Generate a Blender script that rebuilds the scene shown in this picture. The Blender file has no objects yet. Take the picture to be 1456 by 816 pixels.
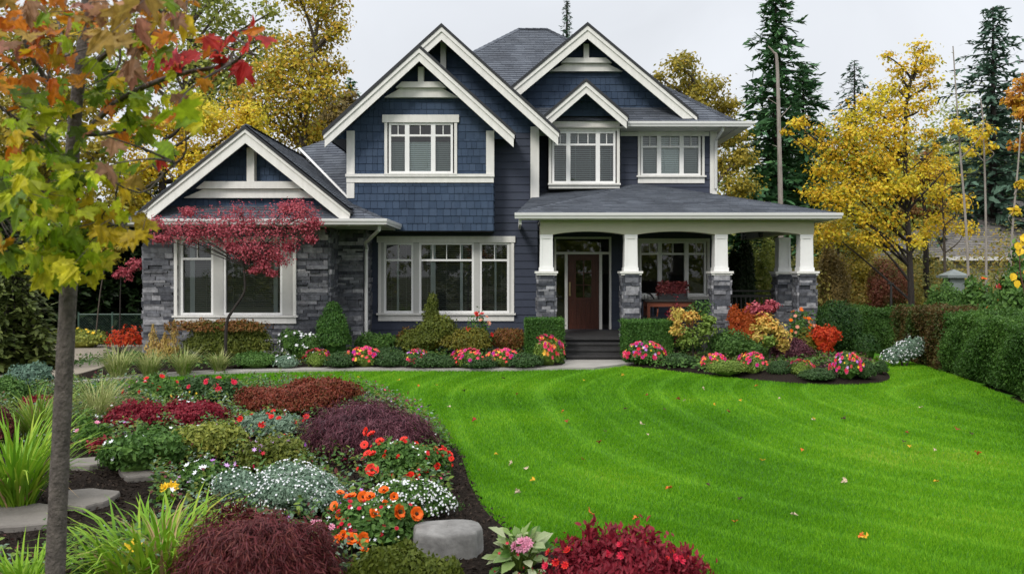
import bpy, math, random
import numpy as np
from mathutils import Vector

# ---------------------------------------------------------------- camera, sky, sun, exposure
scene = bpy.context.scene
COL = scene.collection
W0, H0 = 1456.0, 816.0
F, CX, CY, EYE = 1260.0, 728.0, 390.0, 2.2       # focal length in photo pixels, principal column, horizon row, eye height
cam_d = bpy.data.cameras.new("camera")
cam = bpy.data.objects.new("camera", cam_d)
COL.objects.link(cam)
cam.location = (0, 0, EYE)
cam.rotation_euler = (math.radians(90), 0, 0)
cam_d.sensor_width = 36.0
cam_d.lens = 36.0 * F / W0
cam_d.shift_y = -(H0 / 2 - CY) / W0
cam_d.clip_start = 0.05
cam_d.clip_end = 2000
cam_d.dof.use_dof = True
cam_d.dof.focus_distance = 12.5
cam_d.dof.aperture_fstop = 3.8
scene.camera = cam

SUN_DIR = Vector((-0.40, -0.74, 0.70)).normalized()   # towards the sun
el = math.asin(SUN_DIR.z)
az = math.atan2(SUN_DIR.x, SUN_DIR.y)
world = bpy.data.worlds.new("World")
scene.world = world
world.use_nodes = True
nt = world.node_tree
nt.nodes.clear()
wo = nt.nodes.new("ShaderNodeOutputWorld")
bg = nt.nodes.new("ShaderNodeBackground")
sky = nt.nodes.new("ShaderNodeTexSky")
sky.sky_type = 'NISHITA'
sky.sun_disc = False
sky.sun_elevation = el
sky.sun_rotation = az
sky.air_density = 1.0
sky.dust_density = 3.0
hsv = nt.nodes.new("ShaderNodeHueSaturation")
hsv.inputs['Saturation'].default_value = 0.3
tc = nt.nodes.new("ShaderNodeTexCoord")
sep = nt.nodes.new("ShaderNodeSeparateXYZ")
rmp = nt.nodes.new("ShaderNodeValToRGB")           # overcast deck: brighter overhead than at the horizon
e = rmp.color_ramp.elements
e[0].position = 0.0; e[0].color = (6.9, 7.1, 7.4, 1)
e[1].position = 1.0; e[1].color = (19, 19, 19.2, 1)
m1 = e.new(0.32); m1.color = (7.2, 7.5, 8.0, 1)
cl = nt.nodes.new("ShaderNodeTexNoise")
cl.inputs['Scale'].default_value = 3.0; cl.inputs['Detail'].default_value = 5; cl.inputs['Distortion'].default_value = .6
cmap = nt.nodes.new("ShaderNodeMapRange")
cmap.inputs['From Min'].default_value = 0.3; cmap.inputs['From Max'].default_value = 0.7; cmap.inputs['To Min'].default_value = 0.86; cmap.inputs['To Max'].default_value = 1.08
vm = nt.nodes.new("ShaderNodeVectorMath"); vm.operation = 'SCALE'
mixs = nt.nodes.new("ShaderNodeMix"); mixs.data_type = 'RGBA'
mixs.inputs[0].default_value = 0.85
nt.links.new(tc.outputs['Generated'], sep.inputs[0])
nt.links.new(sep.outputs['Z'], rmp.inputs[0])
nt.links.new(tc.outputs['Generated'], cl.inputs['Vector'])
nt.links.new(cl.outputs[0], cmap.inputs[0])
nt.links.new(rmp.outputs[0], vm.inputs[0])
nt.links.new(cmap.outputs[0], vm.inputs['Scale'])
nt.links.new(sky.outputs[0], hsv.inputs['Color'])
nt.links.new(hsv.outputs[0], mixs.inputs['A'])
nt.links.new(vm.outputs[0], mixs.inputs['B'])
nt.links.new(mixs.outputs['Result'], bg.inputs['Color'])
bg.inputs['Strength'].default_value = 0.105
nt.links.new(bg.outputs[0], wo.inputs[0])

sl = bpy.data.lights.new("sun", 'SUN')
sl.energy = 1.5
sl.angle = math.radians(14)
sl.color = (1.0, 0.955, 0.89)
sun = bpy.data.objects.new("sun", sl)
sun.rotation_euler = SUN_DIR.to_track_quat('Z', 'Y').to_euler()
COL.objects.link(sun)

scene.view_settings.view_transform = 'Standard'
scene.view_settings.look = 'None'
scene.view_settings.exposure = 0.3
scene.view_settings.gamma = 1.0
scene.view_settings.use_curve_mapping = False
scene.render.engine = 'CYCLES'
scene.cycles.use_denoising = True
scene.cycles.max_bounces = 7
scene.cycles.diffuse_bounces = 3
scene.cycles.glossy_bounces = 3
scene.cycles.transmission_bounces = 3
scene.cycles.transparent_max_bounces = 12
scene.cycles.caustics_reflective = False
scene.cycles.caustics_refractive = False

# ---------------------------------------------------------------- helpers
rng = np.random.default_rng(11)
pyr = random.Random(5)

def smooth(a, b, x):
    t = np.clip((np.asarray(x, float) - a) / (b - a), 0, 1)
    return t * t * (3 - 2 * t)

def gz(x, y):
    """height of the ground"""
    x = np.asarray(x, float); y = np.asarray(y, float)
    z = 0.25 * smooth(7.5, 19.5, y)
    z = z + 7.0 * smooth(30, 75, y) * smooth(6, 30, x)
    z = z + 3.0 * smooth(34, 80, y) * smooth(8, 30, -x)
    z = z + 0.30 * smooth(7.0, 9.0, x) * smooth(20, 12, y) * smooth(5, 9, y)
    return z

def P(px, py, Y):
    return ((px - CX) * Y / F, Y, EYE - (py - CY) * Y / F)

def X(px, Y): return (px - CX) * Y / F
def Z(py, Y): return EYE - (py - CY) * Y / F

def G(px, py):
    """the ground point seen at a photo pixel"""
    Y = 12.0
    for _ in range(40):
        x = X(px, Y)
        Y = 0.5 * Y + 0.5 * min(80, (EYE - float(gz(x, Y))) * F / max(py - CY, 1))
    return X(px, Y), Y

OFF = {}

class MB:
    def __init__(s):
        s.v = []; s.li = []; s.lt = []; s.mi = []; s.n = 0; s.col = []
    def add(s, v, f, mi=0, col=None):
        v = np.asarray(v, float).reshape(-1, 3)
        if isinstance(f, np.ndarray):
            k = f.shape[1]
            s.li.append((f + s.n).ravel()); s.lt.append(np.full(len(f), k)); s.mi.append(np.full(len(f), mi))
        else:
            for q in f:
                s.li.append(np.asarray(q) + s.n); s.lt.append(np.array([len(q)])); s.mi.append(np.array([mi]))
        s.v.append(v); s.n += len(v)
        if col is not None: s.col.append(np.asarray(col, float))
        return s
    def box(s, x0, x1, y0, y1, z0, z1, mi=0):
        v = [(x, y, z) for z in (z0, z1) for y in (y0, y1) for x in (x0, x1)]
        return s.add(v, [(0, 2, 3, 1), (4, 5, 7, 6), (0, 1, 5, 4), (2, 6, 7, 3), (0, 4, 6, 2), (1, 3, 7, 5)], mi)
    def prism(s, poly, y0, y1, mi=0):
        """polygon in x,z extruded from y0 to y1"""
        n = len(poly)
        a = sum(poly[i][0] * poly[(i + 1) % n][1] - poly[(i + 1) % n][0] * poly[i][1] for i in range(n))
        if a < 0: poly = poly[::-1]
        v = [(x, y0, z) for x, z in poly] + [(x, y1, z) for x, z in poly]
        f = [tuple(range(n)), tuple(range(2 * n - 1, n - 1, -1))]
        f += [(i, n + i, n + (i + 1) % n, (i + 1) % n) for i in range(n)]
        return s.add(v, f, mi)
    def slab(s, pts, t, mi=0):
        """flat polygon in space thickened straight down"""
        n = len(pts)
        v = [tuple(p) for p in pts] + [(p[0], p[1], p[2] - t) for p in pts]
        f = [tuple(range(n)), tuple(range(2 * n - 1, n - 1, -1))]
        f += [(i, n + i, n + (i + 1) % n, (i + 1) % n) for i in range(n)]
        return s.add(v, f, mi)
    def tube(s, pts, rad, sides=8, mi=0, cap=True):
        pts = np.asarray(pts, float); n = len(pts)
        rad = np.broadcast_to(np.asarray(rad, float), (n,))
        tan = np.gradient(pts, axis=0)
        tan /= np.linalg.norm(tan, axis=1)[:, None] + 1e-9
        ref = np.array([0, 0, 1.0]) if abs(tan[0][2]) < 0.8 else np.array([1.0, 0, 0])
        a = np.cross(tan, ref); a /= np.linalg.norm(a, axis=1)[:, None] + 1e-9
        b = np.cross(tan, a)
        th = np.arange(sides) * 2 * np.pi / sides
        v = pts[:, None, :] + rad[:, None, None] * (np.cos(th)[None, :, None] * a[:, None, :] + np.sin(th)[None, :, None] * b[:, None, :])
        idx = np.arange(n * sides).reshape(n, sides)
        r = np.roll(idx, -1, axis=1)
        f = np.stack([idx[:-1], r[:-1], r[1:], idx[1:]], -1).reshape(-1, 4)
        s.add(v.reshape(-1, 3), f, mi)
        if cap:
            s.n -= n * sides                        # caps reuse the ring vertices
            s.li += [idx[0][::-1] + s.n, idx[-1] + s.n]; s.lt += [np.array([sides])] * 2; s.mi += [np.array([mi])] * 2
            s.n += n * sides
        return s
    def lathe(s, prof, c=(0, 0, 0), sides=16, mi=0, squash=1.0):
        th = np.arange(sides) * 2 * np.pi / sides
        v = np.array([(c[0] + r * math.cos(t), c[1] + squash * r * math.sin(t), c[2] + z) for r, z in prof for t in th])
        n = len(prof); idx = np.arange(n * sides).reshape(n, sides); r = np.roll(idx, -1, axis=1)
        f = np.stack([idx[:-1], r[:-1], r[1:], idx[1:]], -1).reshape(-1, 4)
        return s.add(v, f, mi)
    def obj(s, name, mat, parent=None, loc=None, shade=False, local=False):
        v = np.concatenate(s.v) if s.v else np.zeros((0, 3))
        off = np.zeros(3)
        if parent is not None and not local: off = OFF.get(parent.name, np.zeros(3))
        if loc is not None and not local: off = np.asarray(loc, float)
        li = np.concatenate(s.li).astype(np.int32); lt = np.concatenate(s.lt).astype(np.int32)
        me = bpy.data.meshes.new(name)
        me.vertices.add(len(v)); me.vertices.foreach_set('co', (v - off).astype(np.float32).ravel())
        me.loops.add(len(li)); me.loops.foreach_set('vertex_index', li)
        me.polygons.add(len(lt))
        me.polygons.foreach_set('loop_start', np.concatenate([[0], np.cumsum(lt)[:-1]]).astype(np.int32))
        me.polygons.foreach_set('loop_total', lt)
        for m in (mat if isinstance(mat, (list, tuple)) else [mat]): me.materials.append(m)
        if isinstance(mat, (list, tuple)): me.polygons.foreach_set('material_index', np.concatenate(s.mi).astype(np.int32))
        me.polygons.foreach_set('use_smooth', np.full(len(lt), shade))
        me.update(calc_edges=True)
        if s.col:
            at = me.color_attributes.new('leaf_color', 'FLOAT_COLOR', 'POINT')
            c = np.concatenate(s.col); c = np.concatenate([c, np.ones((len(c), 1))], 1)
            at.data.foreach_set('color', c.astype(np.float32).ravel())
        o = bpy.data.objects.new(name, me)
        COL.objects.link(o)
        if parent is not None:
            o.parent = parent; OFF[o.name] = OFF.get(parent.name, np.zeros(3))
        elif loc is not None:
            o.location = loc; OFF[o.name] = np.asarray(loc, float)
        return o

def tag(o, label=None, cat=None, group=None, kind=None):
    if label: o['label'] = label
    if cat: o['category'] = cat
    if group: o['group'] = group
    if kind: o['kind'] = kind
    return o

def thing(name, label, cat, loc, group=None, rz=0.0):
    o = bpy.data.objects.new(name, None)
    o.empty_display_size = 0.2
    COL.objects.link(o)
    o.location = loc; o.rotation_euler = (0, 0, rz)
    OFF[o.name] = np.asarray(loc, float)
    return tag(o, label, cat, group)

def dup(o, loc=None, rz=0.0, sc=(1, 1, 1), label=None, parent=None):
    c = o.copy(); COL.objects.link(c)
    if parent is not None: c.parent = parent
    if loc is not None:
        c.location = loc; c.rotation_euler = (0, 0, rz); c.scale = sc
    if label: c['label'] = label
    for ch in list(o.children): dup(ch, parent=c)
    return c

# ---- materials
def new_mat(name):
    m = bpy.data.materials.new(name); m.use_nodes = True
    n = m.node_tree.nodes; n.clear()
    return m, n, m.node_tree.links

def N(n, t, **kw):
    k = n.new(t)
    for a, b in kw.items():
        if hasattr(k, a): setattr(k, a, b)
        else: k.inputs[a].default_value = b
    return k

def ramp(n, stops, interp='LINEAR'):
    r = n.new("ShaderNodeValToRGB"); r.color_ramp.interpolation = interp
    el = r.color_ramp.elements
    while len(el) > 1: el.remove(el[-1])
    el[0].position = stops[0][0]; el[0].color = (*stops[0][1], 1)
    for p, c in stops[1:]:
        q = el.new(p); q.color = (*c, 1)
    return r

def even(cols):
    k = len(cols)
    return [(i / max(k - 1, 1), c) for i, c in enumerate(cols)]

def plain(name, c, rough=0.6, var=0.15, scale=6.0, bump=0.0, bscale=40.0, spec=0.3, island=0.0, stretch=(1, 1, 1)):
    m, n, l = new_mat(name)
    out = N(n, "ShaderNodeOutputMaterial"); bs = N(n, "ShaderNodeBsdfPrincipled")
    bs.inputs['Roughness'].default_value = rough; bs.inputs['Specular IOR Level'].default_value = spec
    t = N(n, "ShaderNodeTexCoord"); mp = N(n, "ShaderNodeMapping"); mp.inputs['Scale'].default_value = stretch
    l.new(t.outputs['Object'], mp.inputs[0])
    no = N(n, "ShaderNodeTexNoise", Scale=scale, Detail=6.0, Roughness=0.65)
    l.new(mp.outputs[0], no.inputs['Vector'])
    r = ramp(n, [(0.25, tuple(x * (1 - var) for x in c)), (0.75, tuple(x * (1 + var) for x in c))])
    l.new(no.outputs[0], r.inputs[0])
    col = r.outputs[0]
    if island:
        g = N(n, "ShaderNodeNewGeometry"); mr = N(n, "ShaderNodeMapRange")
        mr.inputs['To Min'].default_value = 1 - island; mr.inputs['To Max'].default_value = 1 + island
        l.new(g.outputs['Random Per Island'], mr.inputs[0])
        sc = N(n, "ShaderNodeVectorMath", operation='SCALE')
        l.new(col, sc.inputs[0]); l.new(mr.outputs[0], sc.inputs['Scale']); col = sc.outputs[0]
    l.new(col, bs.inputs['Base Color'])
    if bump:
        n2 = N(n, "ShaderNodeTexNoise", Scale=bscale, Detail=5.0)
        l.new(mp.outputs[0], n2.inputs['Vector'])
        b = N(n, "ShaderNodeBump", Strength=bump, Distance=0.02)
        l.new(n2.outputs[0], b.inputs['Height']); l.new(b.outputs[0], bs.inputs['Normal'])
    l.new(bs.outputs[0], out.inputs[0])
    return m

def islands(name, cols, rough=0.7, bump=0.0, bscale=30.0, var=0.25, vscale=8.0, spec=0.3, interp='LINEAR'):
    """each loose piece (stone, shingle, petal) takes its own colour"""
    m, n, l = new_mat(name)
    out = N(n, "ShaderNodeOutputMaterial"); bs = N(n, "ShaderNodeBsdfPrincipled")
    bs.inputs['Roughness'].default_value = rough; bs.inputs['Specular IOR Level'].default_value = spec
    g = N(n, "ShaderNodeNewGeometry"); r = ramp(n, even(cols), interp)
    l.new(g.outputs['Random Per Island'], r.inputs[0])
    t = N(n, "ShaderNodeTexCoord"); no = N(n, "ShaderNodeTexNoise", Scale=vscale, Detail=6.0)
    l.new(t.outputs['Object'], no.inputs['Vector'])
    mr = N(n, "ShaderNodeMapRange"); mr.inputs['From Min'].default_value = 0.3; mr.inputs['From Max'].default_value = 0.7
    mr.inputs['To Min'].default_value = 1 - var; mr.inputs['To Max'].default_value = 1 + var
    l.new(no.outputs[0], mr.inputs[0])
    sc = N(n, "ShaderNodeVectorMath", operation='SCALE')
    l.new(r.outputs[0], sc.inputs[0]); l.new(mr.outputs[0], sc.inputs['Scale'])
    l.new(sc.outputs[0], bs.inputs['Base Color'])
    if bump:
        n2 = N(n, "ShaderNodeTexNoise", Scale=bscale, Detail=5.0)
        l.new(t.outputs['Object'], n2.inputs['Vector'])
        b = N(n, "ShaderNodeBump", Strength=bump, Distance=0.02)
        l.new(n2.outputs[0], b.inputs['Height']); l.new(b.outputs[0], bs.inputs['Normal'])
    l.new(bs.outputs[0], out.inputs[0])
    return m

def leafmat(name, cols, trans=0.3, rough=0.5, patch=0.35, pscale=1.3, attr=False, spec=0.25):
    """leaves: one colour per leaf out of cols, drifting slowly through the crown, part of the light passing through"""
    m, n, l = new_mat(name)
    out = N(n, "ShaderNodeOutputMaterial"); bs = N(n, "ShaderNodeBsdfPrincipled")
    bs.inputs['Roughness'].default_value = rough; bs.inputs['Specular IOR Level'].default_value = spec
    tr = N(n, "ShaderNodeBsdfTranslucent"); mx = N(n, "ShaderNodeMixShader"); mx.inputs[0].default_value = trans
    g = N(n, "ShaderNodeNewGeometry")
    if attr:
        at = N(n, "ShaderNodeAttribute"); at.attribute_name = 'leaf_color'
        t = N(n, "ShaderNodeTexCoord"); no = N(n, "ShaderNodeTexNoise", Scale=38.0, Detail=3.0)
        l.new(t.outputs['Object'], no.inputs['Vector'])
        mr = N(n, "ShaderNodeMapRange"); mr.inputs['From Min'].default_value = 0.3; mr.inputs['From Max'].default_value = 0.7
        mr.inputs['To Min'].default_value = 0.65; mr.inputs['To Max'].default_value = 1.3
        l.new(no.outputs[0], mr.inputs[0])
        sc = N(n, "ShaderNodeVectorMath", operation='SCALE')
        l.new(at.outputs['Color'], sc.inputs[0]); l.new(mr.outputs[0], sc.inputs['Scale'])
        col = sc.outputs[0]
    else:
        t = N(n, "ShaderNodeTexCoord"); no = N(n, "ShaderNodeTexNoise", Scale=pscale, Detail=2.0)
        l.new(t.outputs['Object'], no.inputs['Vector'])
        mr = N(n, "ShaderNodeMapRange"); mr.inputs['From Min'].default_value = 0.3; mr.inputs['From Max'].default_value = 0.7
        l.new(no.outputs[0], mr.inputs[0])
        mm = N(n, "ShaderNodeMix"); mm.data_type = 'FLOAT'; mm.inputs[0].default_value = patch
        l.new(g.outputs['Random Per Island'], mm.inputs['A']); l.new(mr.outputs[0], mm.inputs['B'])
        r = ramp(n, even(cols)); l.new(mm.outputs['Result'], r.inputs[0]); col = r.outputs[0]
    l.new(col, bs.inputs['Base Color']); l.new(col, tr.inputs[0])
    l.new(bs.outputs[0], mx.inputs[1]); l.new(tr.outputs[0], mx.inputs[2]); l.new(mx.outputs[0], out.inputs[0])
    return m

# ---- clipping and tiling of wall and roof planes
def clip_poly(sub, poly):
    out = sub; n = len(poly)
    for i in range(n):
        ax, ay = poly[i]; bx, by = poly[(i + 1) % n]
        inp = out; out = []
        if not inp: return []
        for j in range(len(inp)):
            p = inp[j]; q = inp[(j + 1) % len(inp)]
            sp = (bx - ax) * (p[1] - ay) - (by - ay) * (p[0] - ax)
            sq = (bx - ax) * (q[1] - ay) - (by - ay) * (q[0] - ax)
            if sp >= 0: out.append(p)
            if (sp >= 0) != (sq >= 0):
                t = sp / (sp - sq); out.append((p[0] + t * (q[0] - p[0]), p[1] + t * (q[1] - p[1])))
    return out

def area(poly):
    n = len(poly)
    return 0.5 * sum(poly[i][0] * poly[(i + 1) % n][1] - poly[(i + 1) % n][0] * poly[i][1] for i in range(n))

def cut_holes(poly, holes):
    pieces = [poly if area(poly) > 0 else poly[::-1]]
    for (u0, v0, u1, v1) in holes:
        nxt = []
        B = 1e3
        for p in pieces:
            for r in ([(-B, -B), (u0, -B), (u0, B), (-B, B)], [(u1, -B), (B, -B), (B, B), (u1, B)],
                      [(u0, -B), (u1, -B), (u1, v0), (u0, v0)], [(u0, v1), (u1, v1), (u1, B), (u0, B)]):
                c = clip_poly(r, p)
                if len(c) >= 3 and area(c) > 1e-4: nxt.append(c)
        pieces = nxt
    return pieces

def tiles(mb, poly, frame, rows, widths, gap, t0, t1, jit=0.0, holes=(), seed=1, base=True):
    """lay boards, shingles or stones over a flat convex polygon; frame = (origin, u, v, n), t0/t1 thickness at lower/upper edge"""
    O, u, v, nn = [np.asarray(a, float) for a in frame]
    rr = random.Random(seed)
    pieces = cut_holes(poly, holes)
    us = [p[0] for p in poly]; vs = [p[1] for p in poly]
    umin, umax, vmin, vmax = min(us), max(us), min(vs), max(vs)
    if base:
        for pc in pieces:
            pts = [O + u * a + v * b - nn * 0.004 for a, b in pc]
            mb.add(pts, [tuple(range(len(pts)))])
    row = 0; vv = vmin - rr.random() * 0.001
    while vv < vmax:
        h = rows(rr); x = umin - rr.random() * widths(rr)
        while x < umax:
            w = widths(rr); jj = jit * rr.random(); vj = 0.0
            rect = [(x + gap / 2, vv), (x + w - gap / 2, vv), (x + w - gap / 2, vv + h - gap * 0.3), (x + gap / 2, vv + h - gap * 0.3)]
            for pc in pieces:
                c = clip_poly(rect, pc)
                if len(c) < 3 or area(c) < 2e-4: continue
                k = len(c)
                fr = []
                for a, b in c:
                    s = (b - vv) / h
                    fr.append(O + u * a + v * b + nn * (t0 * (1 - s) + t1 * s + jj))
                bk = [O + u * a + v * b for a, b in c]
                mb.add(fr + bk, [tuple(range(k))] + [(i, k + i, k + (i + 1) % k, (i + 1) % k) for i in range(k)])
            x += w
        vv += h; row += 1
    return mb

def front(Y):  # frame of a wall that faces the street
    return ((0, Y, 0), (1, 0, 0), (0, 0, 1), (0, -1, 0))

# ---- foliage
def unit(a): return a / (np.linalg.norm(a, axis=-1, keepdims=True) + 1e-9)

LEAF = {
    'diamond': (np.array([(0, 0, 0), (.30, .45, .06), (0, 1, -.05), (-.30, .45, .06)]), [(0, 1, 2, 3)]),
    'oval': (np.array([(0, 0, 0), (.24, .22, .06), (.26, .62, .05), (0, 1, -.1), (-.26, .62, .05), (-.24, .22, .06), (0, .45, -.02)]), [(0, 1, 2, 6), (6, 2, 3), (6, 3, 4), (0, 6, 4, 5)]),
    'needle': (np.array([(-.07, 0, 0), (.07, 0, 0), (.05, .7, -.02), (0, 1, -.06), (-.05, .7, -.02)]), [(0, 1, 2, 3, 4)]),
    'spray': (np.array([(0, 0, 0), (.20, .25, 0), (.12, .5, -.04), (.15, .72, -.06), (0, 1, -.12), (-.13, .7, -.06), (-.11, .48, -.04), (-.2, .28, 0)]), [(0, 1, 2, 3, 4, 5, 6, 7)]),
}
def _maple():
    half = [(0, 0), (.10, .05), (.30, -.02), (.26, .10), (.42, .14), (.36, .24), (.62, .40), (.50, .44), (.56, .62), (.40, .54), (.20, .50), (.26, .74), (.14, .72), (0, 1.0)]
    v = []; R = []; L = []
    for x, y in half:
        v.append((x, y, 0.22 * abs(x) - 0.12 * y * y)); R.append(len(v) - 1)
    for x, y in half[1:-1]:
        v.append((-x, y, 0.22 * abs(x) - 0.12 * y * y)); L.append(len(v) - 1)
    return np.array(v), [tuple(R), tuple([R[-1]] + L[::-1] + [R[0]])]
LEAF['maple'] = _maple()
def _curl(k, tw):
    v, f = _maple(); v = v.copy()
    v[:, 2] += -k * v[:, 0] ** 2 * 1.6 - k * .5 * v[:, 1] ** 2 + tw * v[:, 0] * v[:, 1] + .05 * np.sin(v[:, 0] * 14 + v[:, 1] * 9)
    return v, f
LEAF['maple_curl'] = _curl(.55, .4); LEAF['maple_twist'] = _curl(-.35, -.7)
def _flower(n=6, inner=.45, cup=.12):
    v = [(0, 0, 0)]
    for i in range(2 * n):
        r = 0.5 if i % 2 else 0.5 * inner
        t = math.pi * i / n
        v.append((r * math.cos(t), r * math.sin(t), cup * (1 if i % 2 else .4)))
    f = [(0, 1 + 2 * i, 2 + 2 * i, 1 + (2 * i + 2) % (2 * n)) for i in range(n)]
    return np.array(v), f
LEAF['flower'] = _flower()
LEAF['star'] = _flower(5, .5, .05)
def _pom():
    """a double bloom: two cupped rings of petals"""
    a, fa = _flower(8, .7, .22); b, fb = _flower(7, .6, .30); b = b * [.62, .62, 1]; b[:, 2] += .06
    return np.concatenate([a, b]), fa + [tuple(i + len(a) for i in q) for q in fb]
LEAF['pom'] = _pom()

def leaves(mb, pos, nrm, size, shape='diamond', axis=None, col=None, aspect=1.0, flat=False, mi=0):
    """place one leaf of the given shape at each pos, its face along nrm, its tip along axis"""
    tv, tf = LEAF[shape]
    n = len(pos)
    if n == 0: return mb
    nrm = unit(nrm)
    if axis is None: axis = rng.normal(size=(n, 3))
    ax = axis - nrm * np.sum(axis * nrm, 1, keepdims=True)
    ax = unit(ax)
    sx = np.cross(ax, nrm)
    size = np.broadcast_to(np.asarray(size, float), (n,))
    k = len(tv)
    V = pos[:, None, :] + size[:, None, None] * (tv[None, :, 0:1] * aspect * sx[:, None, :] + tv[None, :, 1:2] * ax[:, None, :] + tv[None, :, 2:3] * nrm[:, None, :])
    base = (np.arange(n) * k)
    V = V.reshape(-1, 3)
    first = True
    n0 = mb.n
    mb.v.append(V)
    for f in tf:
        f = np.asarray(f)
        mb.li.append((base[:, None] + f[None, :] + n0).ravel()); mb.lt.append(np.full(n, len(f))); mb.mi.append(np.full(n, mi))
    # keep each leaf's polygons as they are; order between leaves does not matter
    mb.n += len(V)
    if col is not None: mb.col.append(np.repeat(col, k, axis=0))
    return mb

def lump(d, amp, k=6, freq=3.0, r=None):
    r = r or rng
    out = np.ones(len(d))
    for _ in range(k):
        w = r.normal(size=3) * freq
        out += amp / k * 1.6 * np.sin(d @ w + r.uniform(0, 6.28))
    return out

def dome_pts(n, c, rad, depth=0.35, low=-0.25, amp=0.18, freq=3.0):
    d = unit(rng.normal(size=(int(n * 2.2) + 20, 3)))
    d = d[d[:, 2] > low][:n]
    rr = (lump(d, amp, freq=freq) + lump(d, amp * .55, freq=freq * 3.2) - 1) * (1 - depth * rng.random(len(d)) ** 1.7)
    rr *= np.where(rng.random(len(d)) < .10, 1 + .20 * rng.random(len(d)), 1.0)
    rad = np.asarray(rad, float)
    pos = np.asarray(c) + d * rr[:, None] * rad
    return pos, unit(d / rad)

def ico():
    t = (1 + 5 ** .5) / 2
    v = unit(np.array([(-1, t, 0), (1, t, 0), (-1, -t, 0), (1, -t, 0), (0, -1, t), (0, 1, t), (0, -1, -t), (0, 1, -t), (t, 0, -1), (t, 0, 1), (-t, 0, -1), (-t, 0, 1)]))
    f = [(0, 11, 5), (0, 5, 1), (0, 1, 7), (0, 7, 10), (0, 10, 11), (1, 5, 9), (5, 11, 4), (11, 10, 2), (10, 7, 6), (7, 1, 8), (3, 9, 4), (3, 4, 2), (3, 2, 6), (3, 6, 8), (3, 8, 9), (4, 9, 5), (2, 4, 11), (6, 2, 10), (8, 6, 7), (9, 8, 1)]
    v = list(map(tuple, v)); cache = {}
    def mid(a, b):
        k = (min(a, b), max(a, b))
        if k not in cache:
            m = np.array(v[a]) + np.array(v[b]); v.append(tuple(m / np.linalg.norm(m))); cache[k] = len(v) - 1
        return cache[k]
    g = []
    for a, b, c in f:
        x, y, z = mid(a, b), mid(b, c), mid(c, a); g += [(a, x, z), (b, y, x), (c, z, y), (x, y, z)]
    return np.array(v), np.array(g)
ICO = ico()

def core(mb, c, rad, s=0.78):
    v = ICO[0] * (1 + 0.10 * rng.normal(size=(len(ICO[0]), 1)))
    return mb.add(np.asarray(c) + v * np.asarray(rad) * s, ICO[1].copy())

def blades(mb, n, R, L, width, bend=(0.6, 1.6), tilt=(0.05, 0.5), seg=5, base=(0, 0, 0), ell=1.0):
    """arching strap leaves rising from a clump"""
    a = rng.uniform(0, 2 * np.pi, n); rr = R * np.sqrt(rng.random(n))
    b0 = np.stack([rr * np.cos(a), ell * rr * np.sin(a), np.zeros(n)], 1) + np.asarray(base)
    ph = a + rng.normal(0, 0.7, n)
    ln = rng.uniform(L[0], L[1], n); th0 = rng.uniform(*tilt, n); bd = rng.uniform(*bend, n)
    P0 = b0.copy(); prev = np.arange(0)
    sd = np.stack([-np.sin(ph), np.cos(ph), np.zeros(n)], 1)
    wv = rng.uniform(0.7, 1.2, n) * width
    V = []
    for i in range(seg + 1):
        s = i / seg
        w = wv * (0.55 + 1.2 * s if s < 0.35 else max(0.03, (1 - ((s - .35) / .65) ** 1.6)))
        V.append(np.stack([P0 - sd * w[:, None] / 2, P0 + sd * w[:, None] / 2], 1))
        th = th0 + bd * s ** 1.3
        st = (ln / seg)[:, None] * np.stack([np.sin(th) * np.cos(ph), np.sin(th) * np.sin(ph), np.cos(th)], 1)
        P0 = P0 + st
        P0[:, 2] = np.maximum(P0[:, 2], 0.01 + np.asarray(base)[2] * 0)
    V = np.stack(V, 1)                          # n, seg+1, 2, 3
    k = (seg + 1) * 2
    f = np.array([(2 * i, 2 * i + 1, 2 * i + 3, 2 * i + 2) for i in range(seg)])
    Fc = (np.arange(n)[:, None, None] * k + f[None]).reshape(-1, 4)
    return mb.add(V.reshape(-1, 3), Fc)
# ---------------------------------------------------------------- materials of the setting and the house
M = {}
M['shingle'] = islands('navy_shingle', [(.029, .051, .092), (.036, .061, .108), (.045, .072, .122), (.032, .055, .099)], rough=.75, bump=.25, bscale=55, var=.12, vscale=3)
M['lap'] = islands('navy_lap_siding', [(.036, .044, .070), (.041, .050, .078), (.038, .047, .074)], rough=.65, bump=.08, bscale=30, var=.10, vscale=2)
M['trim'] = plain('warm_white_trim', (.73, .72, .685), rough=.5, var=.10, scale=3, bump=.05, stretch=(3, 3, .6))
M['white'] = plain('white_vinyl', (.80, .80, .79), rough=.35, var=.03, scale=5)
M['mull'] = plain('grey_mullion_board', (.47, .47, .45), rough=.5, var=.05)
M['beam'] = plain('cream_beam_paint', (.58, .56, .43), rough=.55, var=.05, scale=3)
M['stone'] = islands('ledge_stone', [(.045, .050, .062), (.12, .125, .145), (.19, .195, .215), (.06, .065, .08), (.28, .28, .30), (.08, .085, .10), (.17, .172, .185), (.05, .053, .065), (.36, .36, .38), (.10, .105, .12), (.035, .038, .048), (.15, .155, .175)], rough=.7, bump=.6, bscale=24, var=.35, vscale=11)
M['asphalt'] = islands('asphalt_shingle', [(.066, .076, .095), (.086, .098, .120), (.108, .122, .146), (.076, .087, .108)], rough=.85, bump=.5, bscale=130, var=.22, vscale=1.6)
M['felt'] = plain('roof_deck', (.05, .055, .065), rough=.9)
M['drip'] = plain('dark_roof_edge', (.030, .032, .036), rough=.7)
M['gutter'] = plain('pale_gutter', (.62, .62, .61), rough=.35, var=.04, spec=.5)
M['soffit'] = plain('soffit_boards', (.50, .49, .45), rough=.6, var=.05)
M['wood'] = plain('stained_door_wood', (.072, .023, .014), rough=.38, var=.4, scale=5, stretch=(6, 6, .6), bump=.15)
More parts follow.
